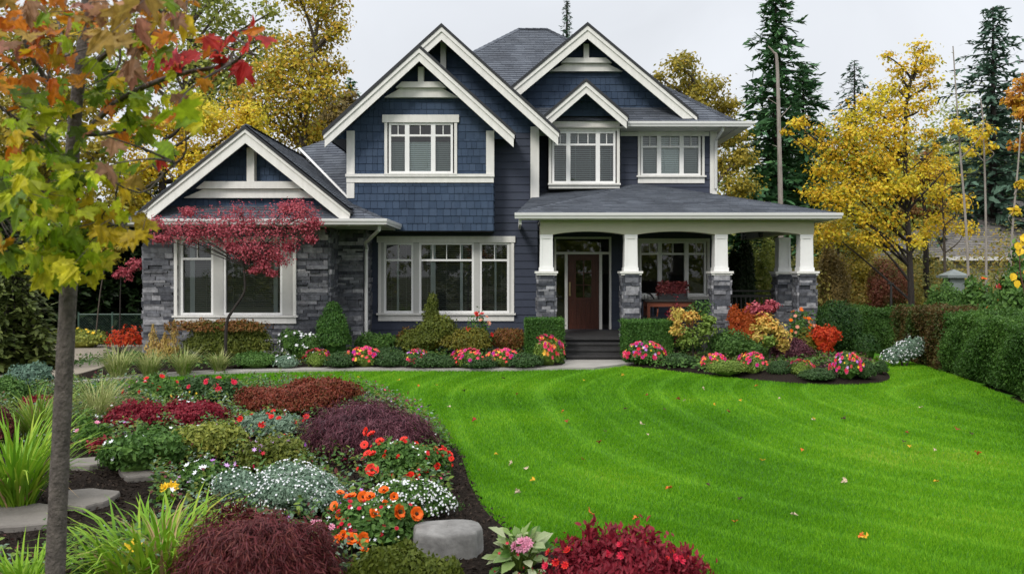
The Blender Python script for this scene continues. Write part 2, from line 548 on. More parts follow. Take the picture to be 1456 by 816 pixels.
M['redwood'] = plain('red_brown_timber', (.16, .045, .022), rough=.5, var=.35, scale=5, stretch=(.6, 6, 6))
M['step'] = plain('dark_step_boards', (.040, .039, .040), rough=.55, var=.3, scale=5, bump=.1)
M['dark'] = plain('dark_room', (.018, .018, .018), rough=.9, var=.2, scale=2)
M['blind'] = plain('blind_slats', (.13, .145, .135), rough=.5, var=.06)
M['midblind'] = plain('grey_blind_slats', (.30, .35, .35), rough=.5, var=.06)
M['curtain'] = plain('pale_curtain', (.42, .46, .47), rough=.8, var=.1)
M['skyblind'] = plain('sky_reflection_slats', (.70, .80, .80), rough=.5, var=.06)  # pale slats: white sky mirrored in the centre panes, put into the colour
M['rail'] = plain('dark_rail', (.030, .028, .026), rough=.5)
M['iron'] = plain('black_metal', (.02, .02, .022), rough=.4)
M['brass'] = plain('aged_brass', (.30, .22, .10), rough=.35)
M['concrete'] = plain('concrete', (.34, .325, .30), rough=.85, var=.16, scale=2.5, bump=.25, bscale=60)
M['patio'] = plain('tan_flagstone', (.27, .235, .19), rough=.85, var=.22, scale=3, bump=.3, bscale=25, stretch=(1, 3, 1))
M['slate'] = plain('grey_flagstone', (.17, .155, .14), rough=.85, var=.25, scale=4, bump=.5, bscale=22)
M['boulder'] = plain('grey_boulder', (.22, .215, .205), rough=.9, var=.45, scale=7, bump=.6, bscale=14)
M['bark'] = plain('grey_brown_bark', (.085, .070, .056), rough=.9, var=.35, scale=14, bump=.9, bscale=26, stretch=(1, 1, .35))
M['smoothbark'] = plain('young_maple_bark', (.098, .083, .074), rough=.85, var=.6, scale=26, bump=.7, bscale=75, stretch=(1, 1, .8))
M['darkbark'] = plain('dark_wet_bark', (.030, .025, .022), rough=.85, var=.3, scale=12, bump=.6, stretch=(1, 1, .3))
M['palebark'] = plain('bleached_snag_wood', (.27, .24, .215), rough=.85, var=.35, scale=9, bump=.5, stretch=(1, 1, .25))
M['twig'] = plain('reddish_twig', (.075, .035, .028), rough=.7, var=.3)

def glass_mat(name, tint, refl):
    m, n, l = new_mat(name)
    out = N(n, "ShaderNodeOutputMaterial"); t = N(n, "ShaderNodeBsdfTransparent"); g = N(n, "ShaderNodeBsdfGlossy")
    t.inputs[0].default_value = (*tint, 1); g.inputs['Roughness'].default_value = 0.02
    fr = N(n, "ShaderNodeFresnel", IOR=1.5); mp = N(n, "ShaderNodeMapRange")
    mp.inputs['To Min'].default_value = refl; mp.inputs['To Max'].default_value = 1.0
    l.new(fr.outputs[0], mp.inputs[0])
    mx = N(n, "ShaderNodeMixShader"); l.new(mp.outputs[0], mx.inputs[0])
    l.new(t.outputs[0], mx.inputs[1]); l.new(g.outputs[0], mx.inputs[2]); l.new(mx.outputs[0], out.inputs[0])
    return m
M['glass'] = glass_mat('window_glass', (.88, .92, .91), .04)

# ---------------------------------------------------------------- ground, lawn, beds, paths
def sheet(name, xs, ys, dz, mat, keep=None, kind='structure', noise=0.0):
    gx, gy = np.meshgrid(xs, ys)
    z = gz(gx, gy) + dz
    if noise:
        z = z + noise * (np.sin(gx * 1.7 + 1) * np.sin(gy * 1.3) + .5 * np.sin(gx * 5.1 + gy * 2.3))
    v = np.stack([gx, gy, z], -1).reshape(-1, 3)
    ny, nx = gx.shape
    idx = np.arange(nx * ny).reshape(ny, nx)
    f = np.stack([idx[:-1, :-1], idx[:-1, 1:], idx[1:, 1:], idx[1:, :-1]], -1).reshape(-1, 4)
    if keep is not None:
        c = v[f].mean(1); f = f[keep(c[:, 0], c[:, 1])]
    mb = MB(); mb.add(v, f)
    return tag(mb.obj(name, mat, shade=True), kind=kind)

def inside(poly, x, y):
    x = np.asarray(x); y = np.asarray(y); r = np.zeros(x.shape, bool)
    n = len(poly)
    for i in range(n):
        x0, y0 = poly[i]; x1, y1 = poly[(i + 1) % n]
        c = ((y0 > y) != (y1 > y)) & (x < (x1 - x0) * (y - y0) / (y1 - y0 + 1e-12) + x0)
        r ^= c
    return r

def spline(pts, n=8, closed=False):
    pts = [np.asarray(p, float) for p in pts]; out = []
    k = len(pts)
    for i in range(k if closed else k - 1):
        p0 = pts[(i - 1) % k] if closed or i else pts[0]; p1 = pts[i]; p2 = pts[(i + 1) % k]; p3 = pts[(i + 2) % k] if closed or i + 2 < k else pts[-1]
        for j in range(n):
            t = j / n
            out.append(0.5 * (2 * p1 + (p2 - p0) * t + (2 * p0 - 5 * p1 + 4 * p2 - p3) * t * t + (3 * p1 - p0 - 3 * p2 + p3) * t ** 3))
    if not closed: out.append(pts[-1])
    return out

def poly_sheet(name, poly, dz, mat, thick=0.06, kind='structure', swell=0.0):
    """a bed or path: flat outline draped on the ground, edges rolled down"""
    me_pts = [(x, y) for x, y in poly]
    import mathutils.geometry as mg
    # fill with a grid clipped to the outline
    xs = [p[0] for p in me_pts]; ys = [p[1] for p in me_pts]
    mb = MB()
    if area(me_pts) < 0: me_pts = me_pts[::-1]
    n = len(me_pts)
    inner = np.array(me_pts)
    vs2 = [Vector((p[0], p[1])) for p in me_pts]
    edges = [(i, (i + 1) % n) for i in range(n)]
    step = 0.25
    gx, gy = np.meshgrid(np.arange(min(xs), max(xs), step), np.arange(min(ys), max(ys), step))
    k = inside(me_pts, gx, gy)
    d = np.full(gx.shape, 1e9)
    for i in range(n):
        a = inner[i]; b = inner[(i + 1) % n]; ab = b - a
        t = np.clip(((gx - a[0]) * ab[0] + (gy - a[1]) * ab[1]) / (ab @ ab + 1e-9), 0, 1)
        d = np.minimum(d, np.hypot(gx - a[0] - t * ab[0], gy - a[1] - t * ab[1]))
    k &= d > 0.08
    extra = [Vector((a, b)) for a, b in zip(gx[k], gy[k])]
    ds = list(d[k])
    V, E, Fs, ov, oe, of = mg.delaunay_2d_cdt(vs2 + extra, edges, [], 1, 1e-5)
    V = np.array([(p.x, p.y) for p in V])
    orig = [o[0] if o else -1 for o in ov]
    dd = np.array([ds[o - n] if o >= n else 0.0 for o in orig])
    z = gz(V[:, 0], V[:, 1]) + dz + swell * smooth(0, .6, dd)
    top = np.c_[V, z]
    mb.add(top, [tuple(f) for f in Fs])
    bz = np.c_[inner, gz(inner[:, 0], inner[:, 1]) + dz]
    low = bz.copy(); low[:, 2] -= thick
    mb.add(np.concatenate([bz, low]), [(i, n + i, n + (i + 1) % n, (i + 1) % n) for i in range(n)])
    return tag(mb.obj(name, mat), kind=kind)

def ground_mat():
    m, n, l = new_mat('soil_and_rough_grass')
    out = N(n, "ShaderNodeOutputMaterial"); bs = N(n, "ShaderNodeBsdfPrincipled"); bs.inputs['Roughness'].default_value = .95
    t = N(n, "ShaderNodeTexCoord")
    a = N(n, "ShaderNodeTexNoise", Scale=.35, Detail=8.0); l.new(t.outputs['Object'], a.inputs['Vector'])
    r = ramp(n, [(.35, (.035, .045, .014)), (.5, (.05, .07, .016)), (.62, (.075, .065, .028))]); l.new(a.outputs[0], r.inputs[0])
    l.new(r.outputs[0], bs.inputs['Base Color'])
    c = N(n, "ShaderNodeTexNoise", Scale=6.0, Detail=8.0); l.new(t.outputs['Object'], c.inputs['Vector'])
    b = N(n, "ShaderNodeBump", Strength=.8, Distance=.1); l.new(c.outputs[0], b.inputs['Height']); l.new(b.outputs[0], bs.inputs['Normal'])
    l.new(bs.outputs[0], out.inputs[0]); return m
far = np.concatenate([np.arange(-700, -60, 40), np.arange(-60, 60, 1.5), np.arange(60, 701, 40)])
fary = np.concatenate([np.arange(-700, -20, 40), np.arange(-20, 90, 1.5), np.arange(90, 900, 40)])
sheet('ground', far, fary, -0.06, ground_mat())

STRIPE_C = np.array([9.0, 14.0])
def stripe(x, y):
    r = np.hypot(x - STRIPE_C[0], y - STRIPE_C[1]) + 0.12 * np.sin(x * .9) + .1 * np.sin(y * 1.1)
    return np.sin(r * 2 * np.pi / .98) + .5 * np.sin(r * 2 * np.pi / .46 + 1)
def lawn_mat(name='mown_lawn', island=False):
    m, n, l = new_mat(name)
    out = N(n, "ShaderNodeOutputMaterial"); bs = N(n, "ShaderNodeBsdfPrincipled"); bs.inputs['Roughness'].default_value = .6
    bs.inputs['Specular IOR Level'].default_value = .2
    t = N(n, "ShaderNodeTexCoord")
    a = N(n, "ShaderNodeTexNoise", Scale=.30, Detail=3.0); l.new(t.outputs['Object'], a.inputs['Vector'])
    b = N(n, "ShaderNodeTexNoise", Scale=60.0, Detail=3.0); l.new(t.outputs['Object'], b.inputs['Vector'])
    mx = N(n, "ShaderNodeMix"); mx.data_type = 'FLOAT'; mx.inputs[0].default_value = .5
    am = N(n, 'ShaderNodeMapRange'); am.inputs['From Min'].default_value = .3; am.inputs['From Max'].default_value = .7
    l.new(a.outputs[0], am.inputs[0]); l.new(am.outputs[0], mx.inputs['A'])
    if island:
        g = N(n, "ShaderNodeNewGeometry"); l.new(g.outputs['Random Per Island'], mx.inputs['B'])
    else: l.new(b.outputs[0], mx.inputs['B'])
    r = ramp(n, [(.18, (.050, .170, .005)), (.40, (.095, .285, .006)), (.60, (.150, .375, .009)), (.80, (.23, .45, .018)), (.93, (.36, .46, .05))]) if island else ramp(n, [(.3, (.03, .115, .004)), (.7, (.06, .19, .006))])
    l.new(mx.outputs['Result'], r.inputs[0])
    l.new(r.outputs[0], bs.inputs['Base Color'])
    if island:
        tr = N(n, "ShaderNodeBsdfTranslucent"); l.new(r.outputs[0], tr.inputs[0]); ms = N(n, "ShaderNodeMixShader"); ms.inputs[0].default_value = .3
        l.new(bs.outputs[0], ms.inputs[1]); l.new(tr.outputs[0], ms.inputs[2]); l.new(ms.outputs[0], out.inputs[0])
    else: l.new(bs.outputs[0], out.inputs[0])
    return m

g2 = lambda *pp: [np.array(G(a, b)) for a, b in pp]
hedge_line = [np.array(p) for p in ((6.3, 3.5), (7.0, 8.6), (7.75, 13.2), (8.25, 16.3), (8.7, 18.8), (9.0, 21.0))]
# outlines, measured on the photograph's ground
kerb = spline(g2((60, 553), (130, 546), (200, 539), (330, 532), (480, 528.5), (620, 528), (720, 528), (800, 526)), 6)
lawn_poly = [(-14, 16.9), (-14, 1.5), (6.3, 1.5)] + [tuple(p) for p in spline(hedge_line, 4)] + [(9, 24), (5.6, 24), (5.6, 19), (-8, 19)]
right_edge = spline(g2((890, 521), (930, 525), (975, 530), (1040, 537), (1110, 544), (1180, 547.5), (1235, 546), (1263, 541), (1262, 531), (1243, 521)), 5)
right_bed = [tuple(p) for p in right_edge] + [(7.6, 21.2), (2.6, 21.0), (2.62, 19.4)]
left_bed = [tuple(p + np.array([0, .42])) for p in kerb] + [(1.15, 19.2), (1.15, 22.5), (-3.7, 22.5), (-4.3, 21.5), (-9.2, 20.5), (-9.6, 17.6)]
isl_edge = spline(g2((20, 558), (110, 551), (230, 549), (340, 548), (480, 548), (560, 575), (612, 612), (652, 646), (668, 688), (690, 727), (722, 755), (760, 783), (860, 790), (960, 800), (1010, 835)), 5)
island_bed = [tuple(p) for p in isl_edge] + [(1.3, 4.8), (0.6, 3.6), (-4.5, 1.6), (-9.6, 4.0), (-10.5, 15.0)]
patio_poly = [tuple(p) for p in spline(g2((-60, 552), (60, 547), (126, 534), (162, 520), (168, 508), (150, 499)), 5)] + [(-9.2, 23.4), (-13, 23.6), (-15, 18)]
walk_poly = [tuple(p) for p in kerb] + [tuple(p) for p in g2((845, 526), (885, 521))] + [(2.62, 19.0), (2.62, 20.1), (1.15, 20.1), (1.15, 19.0)] + [tuple(p + np.array([0, .42])) for p in kerb[::-1]]

def in_lawn(x, y):
    return inside(lawn_poly, x, y) & ~inside(island_bed, x, y) & ~inside(right_bed, x, y) & ~inside(left_bed, x, y) & ~inside(walk_poly, x, y) & ~inside(patio_poly, x, y)
sheet('lawn', np.arange(-14, 9.4, .2), np.arange(1.5, 24, .2), 0.0, lawn_mat(), keep=lambda x, y: inside(lawn_poly, x, y))
M['mulch'] = plain('dark_bark_mulch', (.022, .017, .014), rough=.95, var=.5, scale=40, bump=1.0, bscale=70, spec=.05)
M['chips'] = islands('bark_chips', [(.012, .009, .008), (.03, .022, .018), (.02, .015, .012), (.055, .04, .03), (.016, .012, .010)], rough=.9, var=.3, spec=.08)
poly_sheet('island_bed_soil', island_bed, .012, M['mulch'], .05, swell=.07)
poly_sheet('left_bed_soil', left_bed, .016, M['mulch'], .05, swell=.06)
poly_sheet('right_bed_soil', right_bed, .016, M['mulch'], .05, swell=.08)
poly_sheet('front_path', walk_poly, .055, M['concrete'], .1)
pp = poly_sheet('patio', patio_poly, .09, M['patio'], .14)
# scored joints of the path and the curved courses of the patio
jm = MB()
for px_, w in ((480, .012), (640, .012), (850, .012), (330, .012)):
    pass

# grass blades: short real blades, leaning one way and the other in the mower's curved passes
def grass():
    n = 1150000
    # more blades where the photo stands close to the lawn
    y = 5.2 + (20.6 - 5.2) * rng.random(n) ** 1.55
    half = y * .60 + .6
    x = rng.uniform(-1, 1, n) * half
    k = in_lawn(x, y) & (x > -11)
    x = x[k]; y = y[k]; n = len(x)
    st = stripe(x, y)
    rad = np.stack([x - STRIPE_C[0], y - STRIPE_C[1]], 1); rad /= np.linalg.norm(rad, axis=1)[:, None]
    tan = np.stack([-rad[:, 1], rad[:, 0]], 1)
    line = np.clip((np.cos((np.hypot(x - STRIPE_C[0], y - STRIPE_C[1]) + .12 * np.sin(x * .9) + .1 * np.sin(y * 1.1)) * 2 * np.pi / .66) - .60) / .40, 0, 1)
    lean = np.tanh(st * 1.6)[:, None] * tan * .0065 + line[:, None] * np.stack([.35 * tan[:, 0], -np.abs(tan[:, 1]) * 0 + .9 + 0 * y], 1) * .020 + rng.normal(0, .010, (n, 2))
    z = gz(x, y)
    fat = .0016 + .00030 * y
    h = rng.uniform(.018, .036, n) * (1 + .010 * y)
    a = rng.uniform(0, 2 * np.pi, n)
    dx = np.cos(a) * fat; dy = np.sin(a) * fat
    v = np.empty((n, 3, 3))
    v[:, 0] = np.c_[x - dx, y - dy, z - .003]; v[:, 1] = np.c_[x + dx, y + dy, z - .003]
    v[:, 2] = np.c_[x + lean[:, 0] * h / .034, y + lean[:, 1] * h / .034, z + h]
    mb = MB(); mb.add(v.reshape(-1, 3), np.arange(3 * n).reshape(n, 3))
    o = mb.obj('lawn_grass', lawn_mat('grass_blades', True))
    tag(o, 'short bright green mown grass covering the lawn in curved mowing stripes', 'grass', kind='stuff')
grass()

def chips(poly, n, name, label, y0, y1, x0, x1):
    x = rng.uniform(x0, x1, n); y = rng.uniform(y0, y1, n)
    k = inside(poly, x, y); x = x[k]; y = y[k]; n = len(x)
    pos = np.c_[x, y, gz(x, y) + .075 + .025 * rng.random(n)]
    nn = rng.normal(0, .5, (n, 3)); nn[:, 2] = 1
    mb = MB(); leaves(mb, pos, nn, rng.uniform(.02, .06, n), 'diamond', aspect=.7)
    tag(mb.obj(name, M['chips']), label, 'mulch', kind='stuff')
chips(island_bed, 50000, 'bark_mulch', 'loose dark bark chips covering the soil of the front flower bed', 4.5, 14, -5, 1.6)

# ---------------------------------------------------------------- the house
HO = (-0.6, 21.5, 0.25)
house = thing('house', 'two storey navy blue house with white gable trim, ledge stone and a columned porch', 'house', HO)
lapw = lambda r: 2.4 + r.random() * 1.6
shw = lambda r: .11 + r.random() * .10
shr = lambda r: .185
lapr = lambda r: .195
str_ = lambda r: r.choice([.045, .06, .075, .09, .12])
stw = lambda r: r.choice([.20, .28, .36, .48, .62]) * (.8 + .4 * r.random())

def wall_tiles(name, kind, polys, parent=house, mat=None):
    """polys: list of (polygon, frame, holes)"""
    mb = MB()
    for i, (poly, fr, holes) in enumerate(polys):
        if kind == 'lap': tiles(mb, poly, fr, lapr, lapw, .001, .026, .006, 0, holes, seed=3 + i)
        elif kind == 'shingle': tiles(mb, poly, fr, shr, shw, .008, .024, .008, .007, holes, seed=5 + i)
        elif kind == 'stone': tiles(mb, poly, fr, str_, stw, .012, .022, .030, .050, holes, seed=7 + i)
    return mb.obj(name, mat or M[kind], parent)

def rect(x0, x1, z0, z1): return [(x0, z0), (x1, z0), (x1, z1), (x0, z1)]
def side(Xp, right=True):  # frame of a side wall at x = Xp; u runs along y
    return ((Xp, 0, 0), (0, 1, 0), (0, 0, 1), (1, 0, 0)) if right else ((Xp, 0, 0), (0, -1, 0), (0, 0, 1), (-1, 0, 0))

YM, YB, YR, YW = 22.6, 22.0, 23.4, 20.6      # main wall, projecting bay, right block, left wing

# window openings (outer frame, photo pixels)
def wrect(px0, px1, py0, py1, Y): return (X(px0, Y), Z(py1, Y), X(px1, Y), Z(py0, Y))
W_wing = wrect(254, 418, 341, 448, YW)
W_tri = wrect(542, 727, 345, 445, YM)
W_bay = wrect(551, 646, 175, 247, YB)
W_sm = wrect(784, 877, 187, 261, 22.9)
W_rt = wrect(910, 998, 188, 250, YR)
W_por = wrect(908, 1005, 343, 420, YR)
D_open = wrect(788, 869, 337, 468, YR)

# walls
wall_tiles('stone_wall', 'stone', [
    (rect(X(205, YW), -4.27, .1, 3.42), front(YW), [W_wing]),
    (rect(-4.27, -3.62, .1, 3.42), front(21.6), []),
    (rect(YW, 21.6, .1, 3.42), side(-4.27), []),
    (rect(21.6, YM, .1, 3.42), side(-3.62), []),
    (rect(-25.0, -YW, .1, 3.42), side(X(205, YW), False), []),
])
o = wall_tiles('lap_siding', 'lap', [
    (rect(-4.18, .646, .2, 5.82), front(YM), [W_tri]),
    (rect(YM, YR, .2, 5.8), side(.646), []),
    (rect(.646, 5.37, .6, 6.3), front(YR), [W_sm[:1] + (Z(268, YR),) + W_sm[2:3] + (W_sm[3],), W_rt, W_por, D_open]),
    (rect(YR, 33.0, .2, 6.2), side(5.37), []),
    (rect(-33.0, -YM, .2, 6.2), side(-4.18, False), []),
])
gw = wall_tiles('shingle_siding', 'shingle', [
    (rect(X(495, YB), X(701, YB), 3.28, 5.55), front(YB), [W_bay]),
    ([(-4.35, 5.55), (-.14, 5.55), (-2.24, 7.5)], front(YB), [W_bay]),
    ([(-4.3, 5.80), (.646, 5.80), (.646, 6.0), (-1.74, 8.2), (-4.2, 6.0)], front(YM), []),
    ([(-.6, 6.28), (4.6, 6.28), (1.945, 8.5)], front(YR), []),
    (rect(-YM, -YB, 3.28, 5.6), side(X(495, YB), False), []),
    (rect(YB, YM, 3.28, 5.6), side(X(701, YB)), []),
    ([(-8.0, 3.75), (-3.9, 3.75), (-5.97, 5.38)], front(20.45), []),
    ([(X(790, 22.9), Z(166, 22.9)), (X(874, 22.9), Z(166, 22.9)), (1.83, Z(125, 22.9))], front(22.86), []),
])
# solid bodies behind the cladding, with dark rooms behind the openings
mb = MB()
mb.box(-4.16, .64, YM + .55, 33, .1, 6.1); mb.box(.6, 5.35, YR + .55, 33, .1, 6.2)
mb.box(X(207, YW), -4.3, YW + .55, 25, .1, 3.5)
mb.prism([(-4.1, 5.5), (-.4, 5.5), (-2.24, 7.3)], YB + .05, 24)
mb.obj('inner_wall', M['dark'], house)
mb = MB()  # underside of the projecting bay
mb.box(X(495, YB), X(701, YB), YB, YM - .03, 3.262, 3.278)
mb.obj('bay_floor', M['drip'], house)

# ---- roofs
def slope(mb, pts, rowh=.14, tw=.30, seed=1):
    """shingle courses over a flat roof polygon given as points in space, first edge along the eave"""
    p = [np.asarray(a, float) for a in pts]
    nn = np.cross(p[1] - p[0], p[2] - p[0]); nn /= np.linalg.norm(nn)
    if nn[2] < 0: nn = -nn
    u = np.cross([0, 0, 1.0], nn); u /= np.linalg.norm(u)      # level line in the roof plane
    v = np.cross(nn, u)
    poly = [((q - p[0]) @ u, (q - p[0]) @ v) for q in p]
    tiles(mb, poly, (p[0], u, v, nn), lambda r: rowh, lambda r: tw * (.6 + .8 * r.random()), .006, .020, .006, .004, (), seed=seed)

def ridge(mb, a, b, w=.13):
    a = np.asarray(a, float); b = np.asarray(b, float); L = np.linalg.norm(b - a); k = max(2, int(L / .22))
    for i in range(k):
        p = a + (b - a) * i / k; q = a + (b - a) * (i + 1.15) / k
        s = np.cross(b - a, [0, 0, 1]); s /= np.linalg.norm(s) + 1e-9
        d = np.array([0, 0, -w * .45])
        up = np.array([0, 0, .030]); up2 = np.array([0, 0, .018])
        v = [p - s * w + d + up, p + up, p + s * w + d + up, q - s * w + d + up2, q + up2, q + s * w + d + up2]
        mb.add(v, [(0, 1, 4, 3), (1, 2, 5, 4), (0, 3, 4, 1), (0, 1, 2)])

roof = MB()
# main hip roof
e0 = 6.10
A, B_, C_, D_ = (-4.42, 22.9, e0 + .12), (5.8, 22.72, e0), (5.8, 33.3, e0), (-4.42, 33.3, e0 + .12)
R0, R1 = (.2, 28.0, 9.95), (1.1, 28.0, 9.95)
slope(roof, [A, B_, R1, R0], seed=2); slope(roof, [B_, C_, R1], seed=3); slope(roof, [C_, D_, R0, R1], .3, .6, seed=4); slope(roof, [D_, A, R0], seed=5)
for a, b in ((A, R0), (B_, R1), (R0, R1)): ridge(roof, a, b)
# porch roof
pe = 3.60
pA, pB, pC, pD = (.10, 20.3, pe), (7.42, 20.3, pe), (3.44, 23.4, 4.577), (.65, 23.4, 4.335)
pE, pF = (7.42, 26.5, pe), (3.44, 26.5, 4.577)
slope(roof, [pA, pB, pC], seed=6); slope(roof, [pB, pE, pF, pC], seed=7); slope(roof, [pA, pC, pD], seed=16)
ridge(roof, pB, pC); ridge(roof, pA, pC)
# gable over the left wing, with its skirt
wx, wz, ws, y0 = -5.97, 5.55, .80, 19.88
rt = (wx + 2.33, wz - 2.33 * ws)
lt = (wx - 2.33, wz - 2.33 * ws)
slope(roof, [(rt[0], y0, rt[1]), (rt[0], 24.6, rt[1]), (wx, 25.4, wz), (wx, y0, wz)], seed=8)
slope(roof, [(lt[0], 25.4, lt[1]), (lt[0], y0, lt[1]), (wx, y0, wz), (wx, 25.4, wz)], seed=9)
ridge(roof, (wx, y0 + .02, wz), (wx, 25.4, wz))
sk = 3.44
sr = -2.86; slf = -8.78
slope(roof, [(slf, 19.86, sk), (sr, 19.86, sk), (rt[0], 20.47, 3.79), (lt[0], 20.47, 3.79)], seed=10)
slope(roof, [(sr, 19.86, sk), (sr, 22.6, sk), (rt[0], 22.6, 3.76), (rt[0], 20.47, 3.79)], seed=11)
slope(roof, [(slf, 25, sk), (slf, 19.86, sk), (lt[0], 20.47, 3.79), (lt[0], 25, 3.79)], seed=12)
ridge(roof, (sr, 19.87, sk), (rt[0], 20.47, 3.79), .10)
# lower roof between the wing and the projecting bay
v0 = np.array(P(500, 292, 22.2)); v1 = np.array(P(424, 213, 25.2)); t1 = np.array(P(489, 190, 25.6))
n_ = np.cross(v1 - v0, t1 - v0); n_ /= np.linalg.norm(n_)
def onroof(x, y): return np.array([x, y, v0[2] - (n_[0] * (x - v0[0]) + n_[1] * (y - v0[1])) / n_[2]])
slope(roof, [v0, onroof(-3.6, 22.2), onroof(-3.6, 25.6), t1, v1], seed=13)
ridge(roof, v1, t1 + [.6, 0, .0], .07)
roof.obj('roof', M['asphalt'], house)
fl_ = MB(); fl_.tube([v1 + [.04, -.05, .03], v0 + [.04, -.05, .06]], .035, 5); fl_.obj('flashing', M['white'], house)

def gable_slabs(mb, sof, apx, apz, half, s, yf, yb, t=.07):
    tl = (apx - half, apz - half * s); tr = (apx + half, apz - half * s)
    for q in (tl, tr):
        e = .05 if q[0] > apx else -.05
        mb.prism([(apx, apz + .012), (q[0] + e, q[1] + .012 - abs(e) * s), (q[0] + e, q[1] - t - abs(e) * s), (apx, apz - t)], yf - .10, yb)
        sof.prism([(apx, apz - t - .004), (q[0], q[1] - t - .004), (q[0], q[1] - t - .03), (apx, apz - t - .03)], yf + .05, yb)
slabs = MB(); sof = MB()
GB = dict(bay=(-2.24, 7.72, 2.28, .91, 21.42, 24.5), big=(-1.74, 8.37, 2.88, .906, 21.92, 27.0), right=(1.945, 8.67, 2.80, .836, 22.88, 28), small=(1.86, 7.10, 1.02, .87, 22.3, 24.6))
for k, g in GB.items(): gable_slabs(slabs, sof, *g)
gable_slabs(slabs, sof, wx, wz - .05, 2.33, ws, y0 + .0, 25.4, .05)
slabs.obj('gable_roof', M['drip'], house)
sof.obj('soffit', M['soffit'], house)
# flat soffits under the hip eaves
mb = MB()
mb.box(-4.40, 5.78, 22.74, YM + .9, e0 - .14, e0 - .11); mb.box(5.3, 5.78, 22.74, 33, e0 - .145, e0 - .115)
mb.box(slf + .03, sr - .03, 19.9, 20.75, sk - .15, sk - .12); mb.box(-4.3, sr - .03, 20.75, 22.58, sk - .152, sk - .122); mb.box(slf + .03, -8.5, 20.75, 25, sk - .152, sk - .122)
mb.obj('eave_soffit', M['soffit'], house)
mb = MB()
mb.box(.66, 7.36, 20.36, 23.38, 3.46, 3.49); mb.box(5.4, 7.36, 23.38, 26.4, 3.46, 3.49)
mb.obj('porch_ceiling', M['soffit'], house)

# rake boards with a raised upper strip, one object per gable
def rake(apx, apz, half, s, yf, w=.30):
    mb = MB()
    apz -= .085
    for sg in (-1, 1):
        tx, tz = apx + sg * half, apz - half * s
        mb.prism([(apx, apz), (tx, tz), (tx, tz - w), (apx, apz - w)], yf - .04 if sg < 0 else yf - .041, yf)
        mb.prism([(apx, apz + .012), (tx + sg * .02, tz + .012), (tx + sg * .02, tz - .10), (apx, apz - .10)], yf - .075 if sg < 0 else yf - .076, yf - .042)
    return mb.obj('rake_board', M['trim'], house)
for k, w in (('bay', .30), ('big', .30), ('right', .32), ('small', .27)):
    g = GB[k]; rake(g[0], g[1], g[2], g[3], g[4] - .003, w)
rake(wx, wz, 2.33, ws, y0 - .003, .33)

def truss(apx, zt, zb, zb2, s, topz, yw, yf, post=.14, hw=None):
    """gable ornament: king post on a projecting ledger over a flat frieze board"""
    mb = MB()
    h1 = (topz - zt) / s; h2 = (topz - zb2) / s
    mb.prism([(apx - h1 + .05, zt), (apx + h1 - .05, zt), (apx + (topz - zb) / s - .05, zb), (apx - (topz - zb) / s + .05, zb)], yf, yw - .02)
    mb.prism([(apx - h1, zb - .003), (apx + h1, zb - .003), (apx + h2, zb2), (apx - h2, zb2)], yf + .10, yw - .02)
    mb.box(apx - post / 2, apx + post / 2, yf + .02, yw - .02, zt + .003, topz - .1)
    return mb.obj('gable_truss', M['trim'], house)
gb = GB['bay']; truss(-2.24, Z(117, 21.8), Z(125, 21.8), Z(138, 21.8), gb[3], gb[1] - .33, YB, YB - .25)
gb = GB['right']; truss(1.945, Z(83, 23.2), Z(90, 23.2), Z(101, 23.2), gb[3], gb[1] - .35, YR, YR - .25)
truss(wx, Z(258, 20.2), Z(268, 20.2), Z(281, 20.2), ws, wz - .36, 20.45, 20.2, .17)
mb = MB(); mb.box(-1.81, -1.67, YM - .20, YM - .02, 7.3, 8.1); mb.obj('king_post', M['trim'], house)

# corner boards, bands, friezes
c = X(495, YB)
for bx in ((c - .03, c + .17, YB - .055, YB + .02, Z(249, YB) + .002, 5.75), (c - .03, c + .16, YB - .045, YB + .02, Z(282, YB), Z(260, YB) - .002),
           (X(701, YB) - .17, X(701, YB) + .03, YB - .055, YB + .02, Z(249, YB) + .002, 5.75), (.47, .69, YM - .06, YM + .10, 3.7, 5.95), (5.22, 5.40, YR - .055, YR + .1, 4.2, 5.96)):
    mb = MB(); mb.box(*bx); mb.obj('corner_board', M['trim'], house)
mb = MB()
mb.box(X(492, YB), X(703, YB), YB - .10, YB + .02, Z(252, YB), Z(248, YB)); mb.box(X(493, YB), X(702, YB), YB - .06, YB + .02, Z(260, YB), Z(252, YB) - .002)
mb.obj('belly_band', M['trim'], house)
mb = MB()
mb.box(.7, 5.2, YR - .05, YR + .02, 5.84, 5.95)
mb.obj('frieze_board', M['trim'], house)

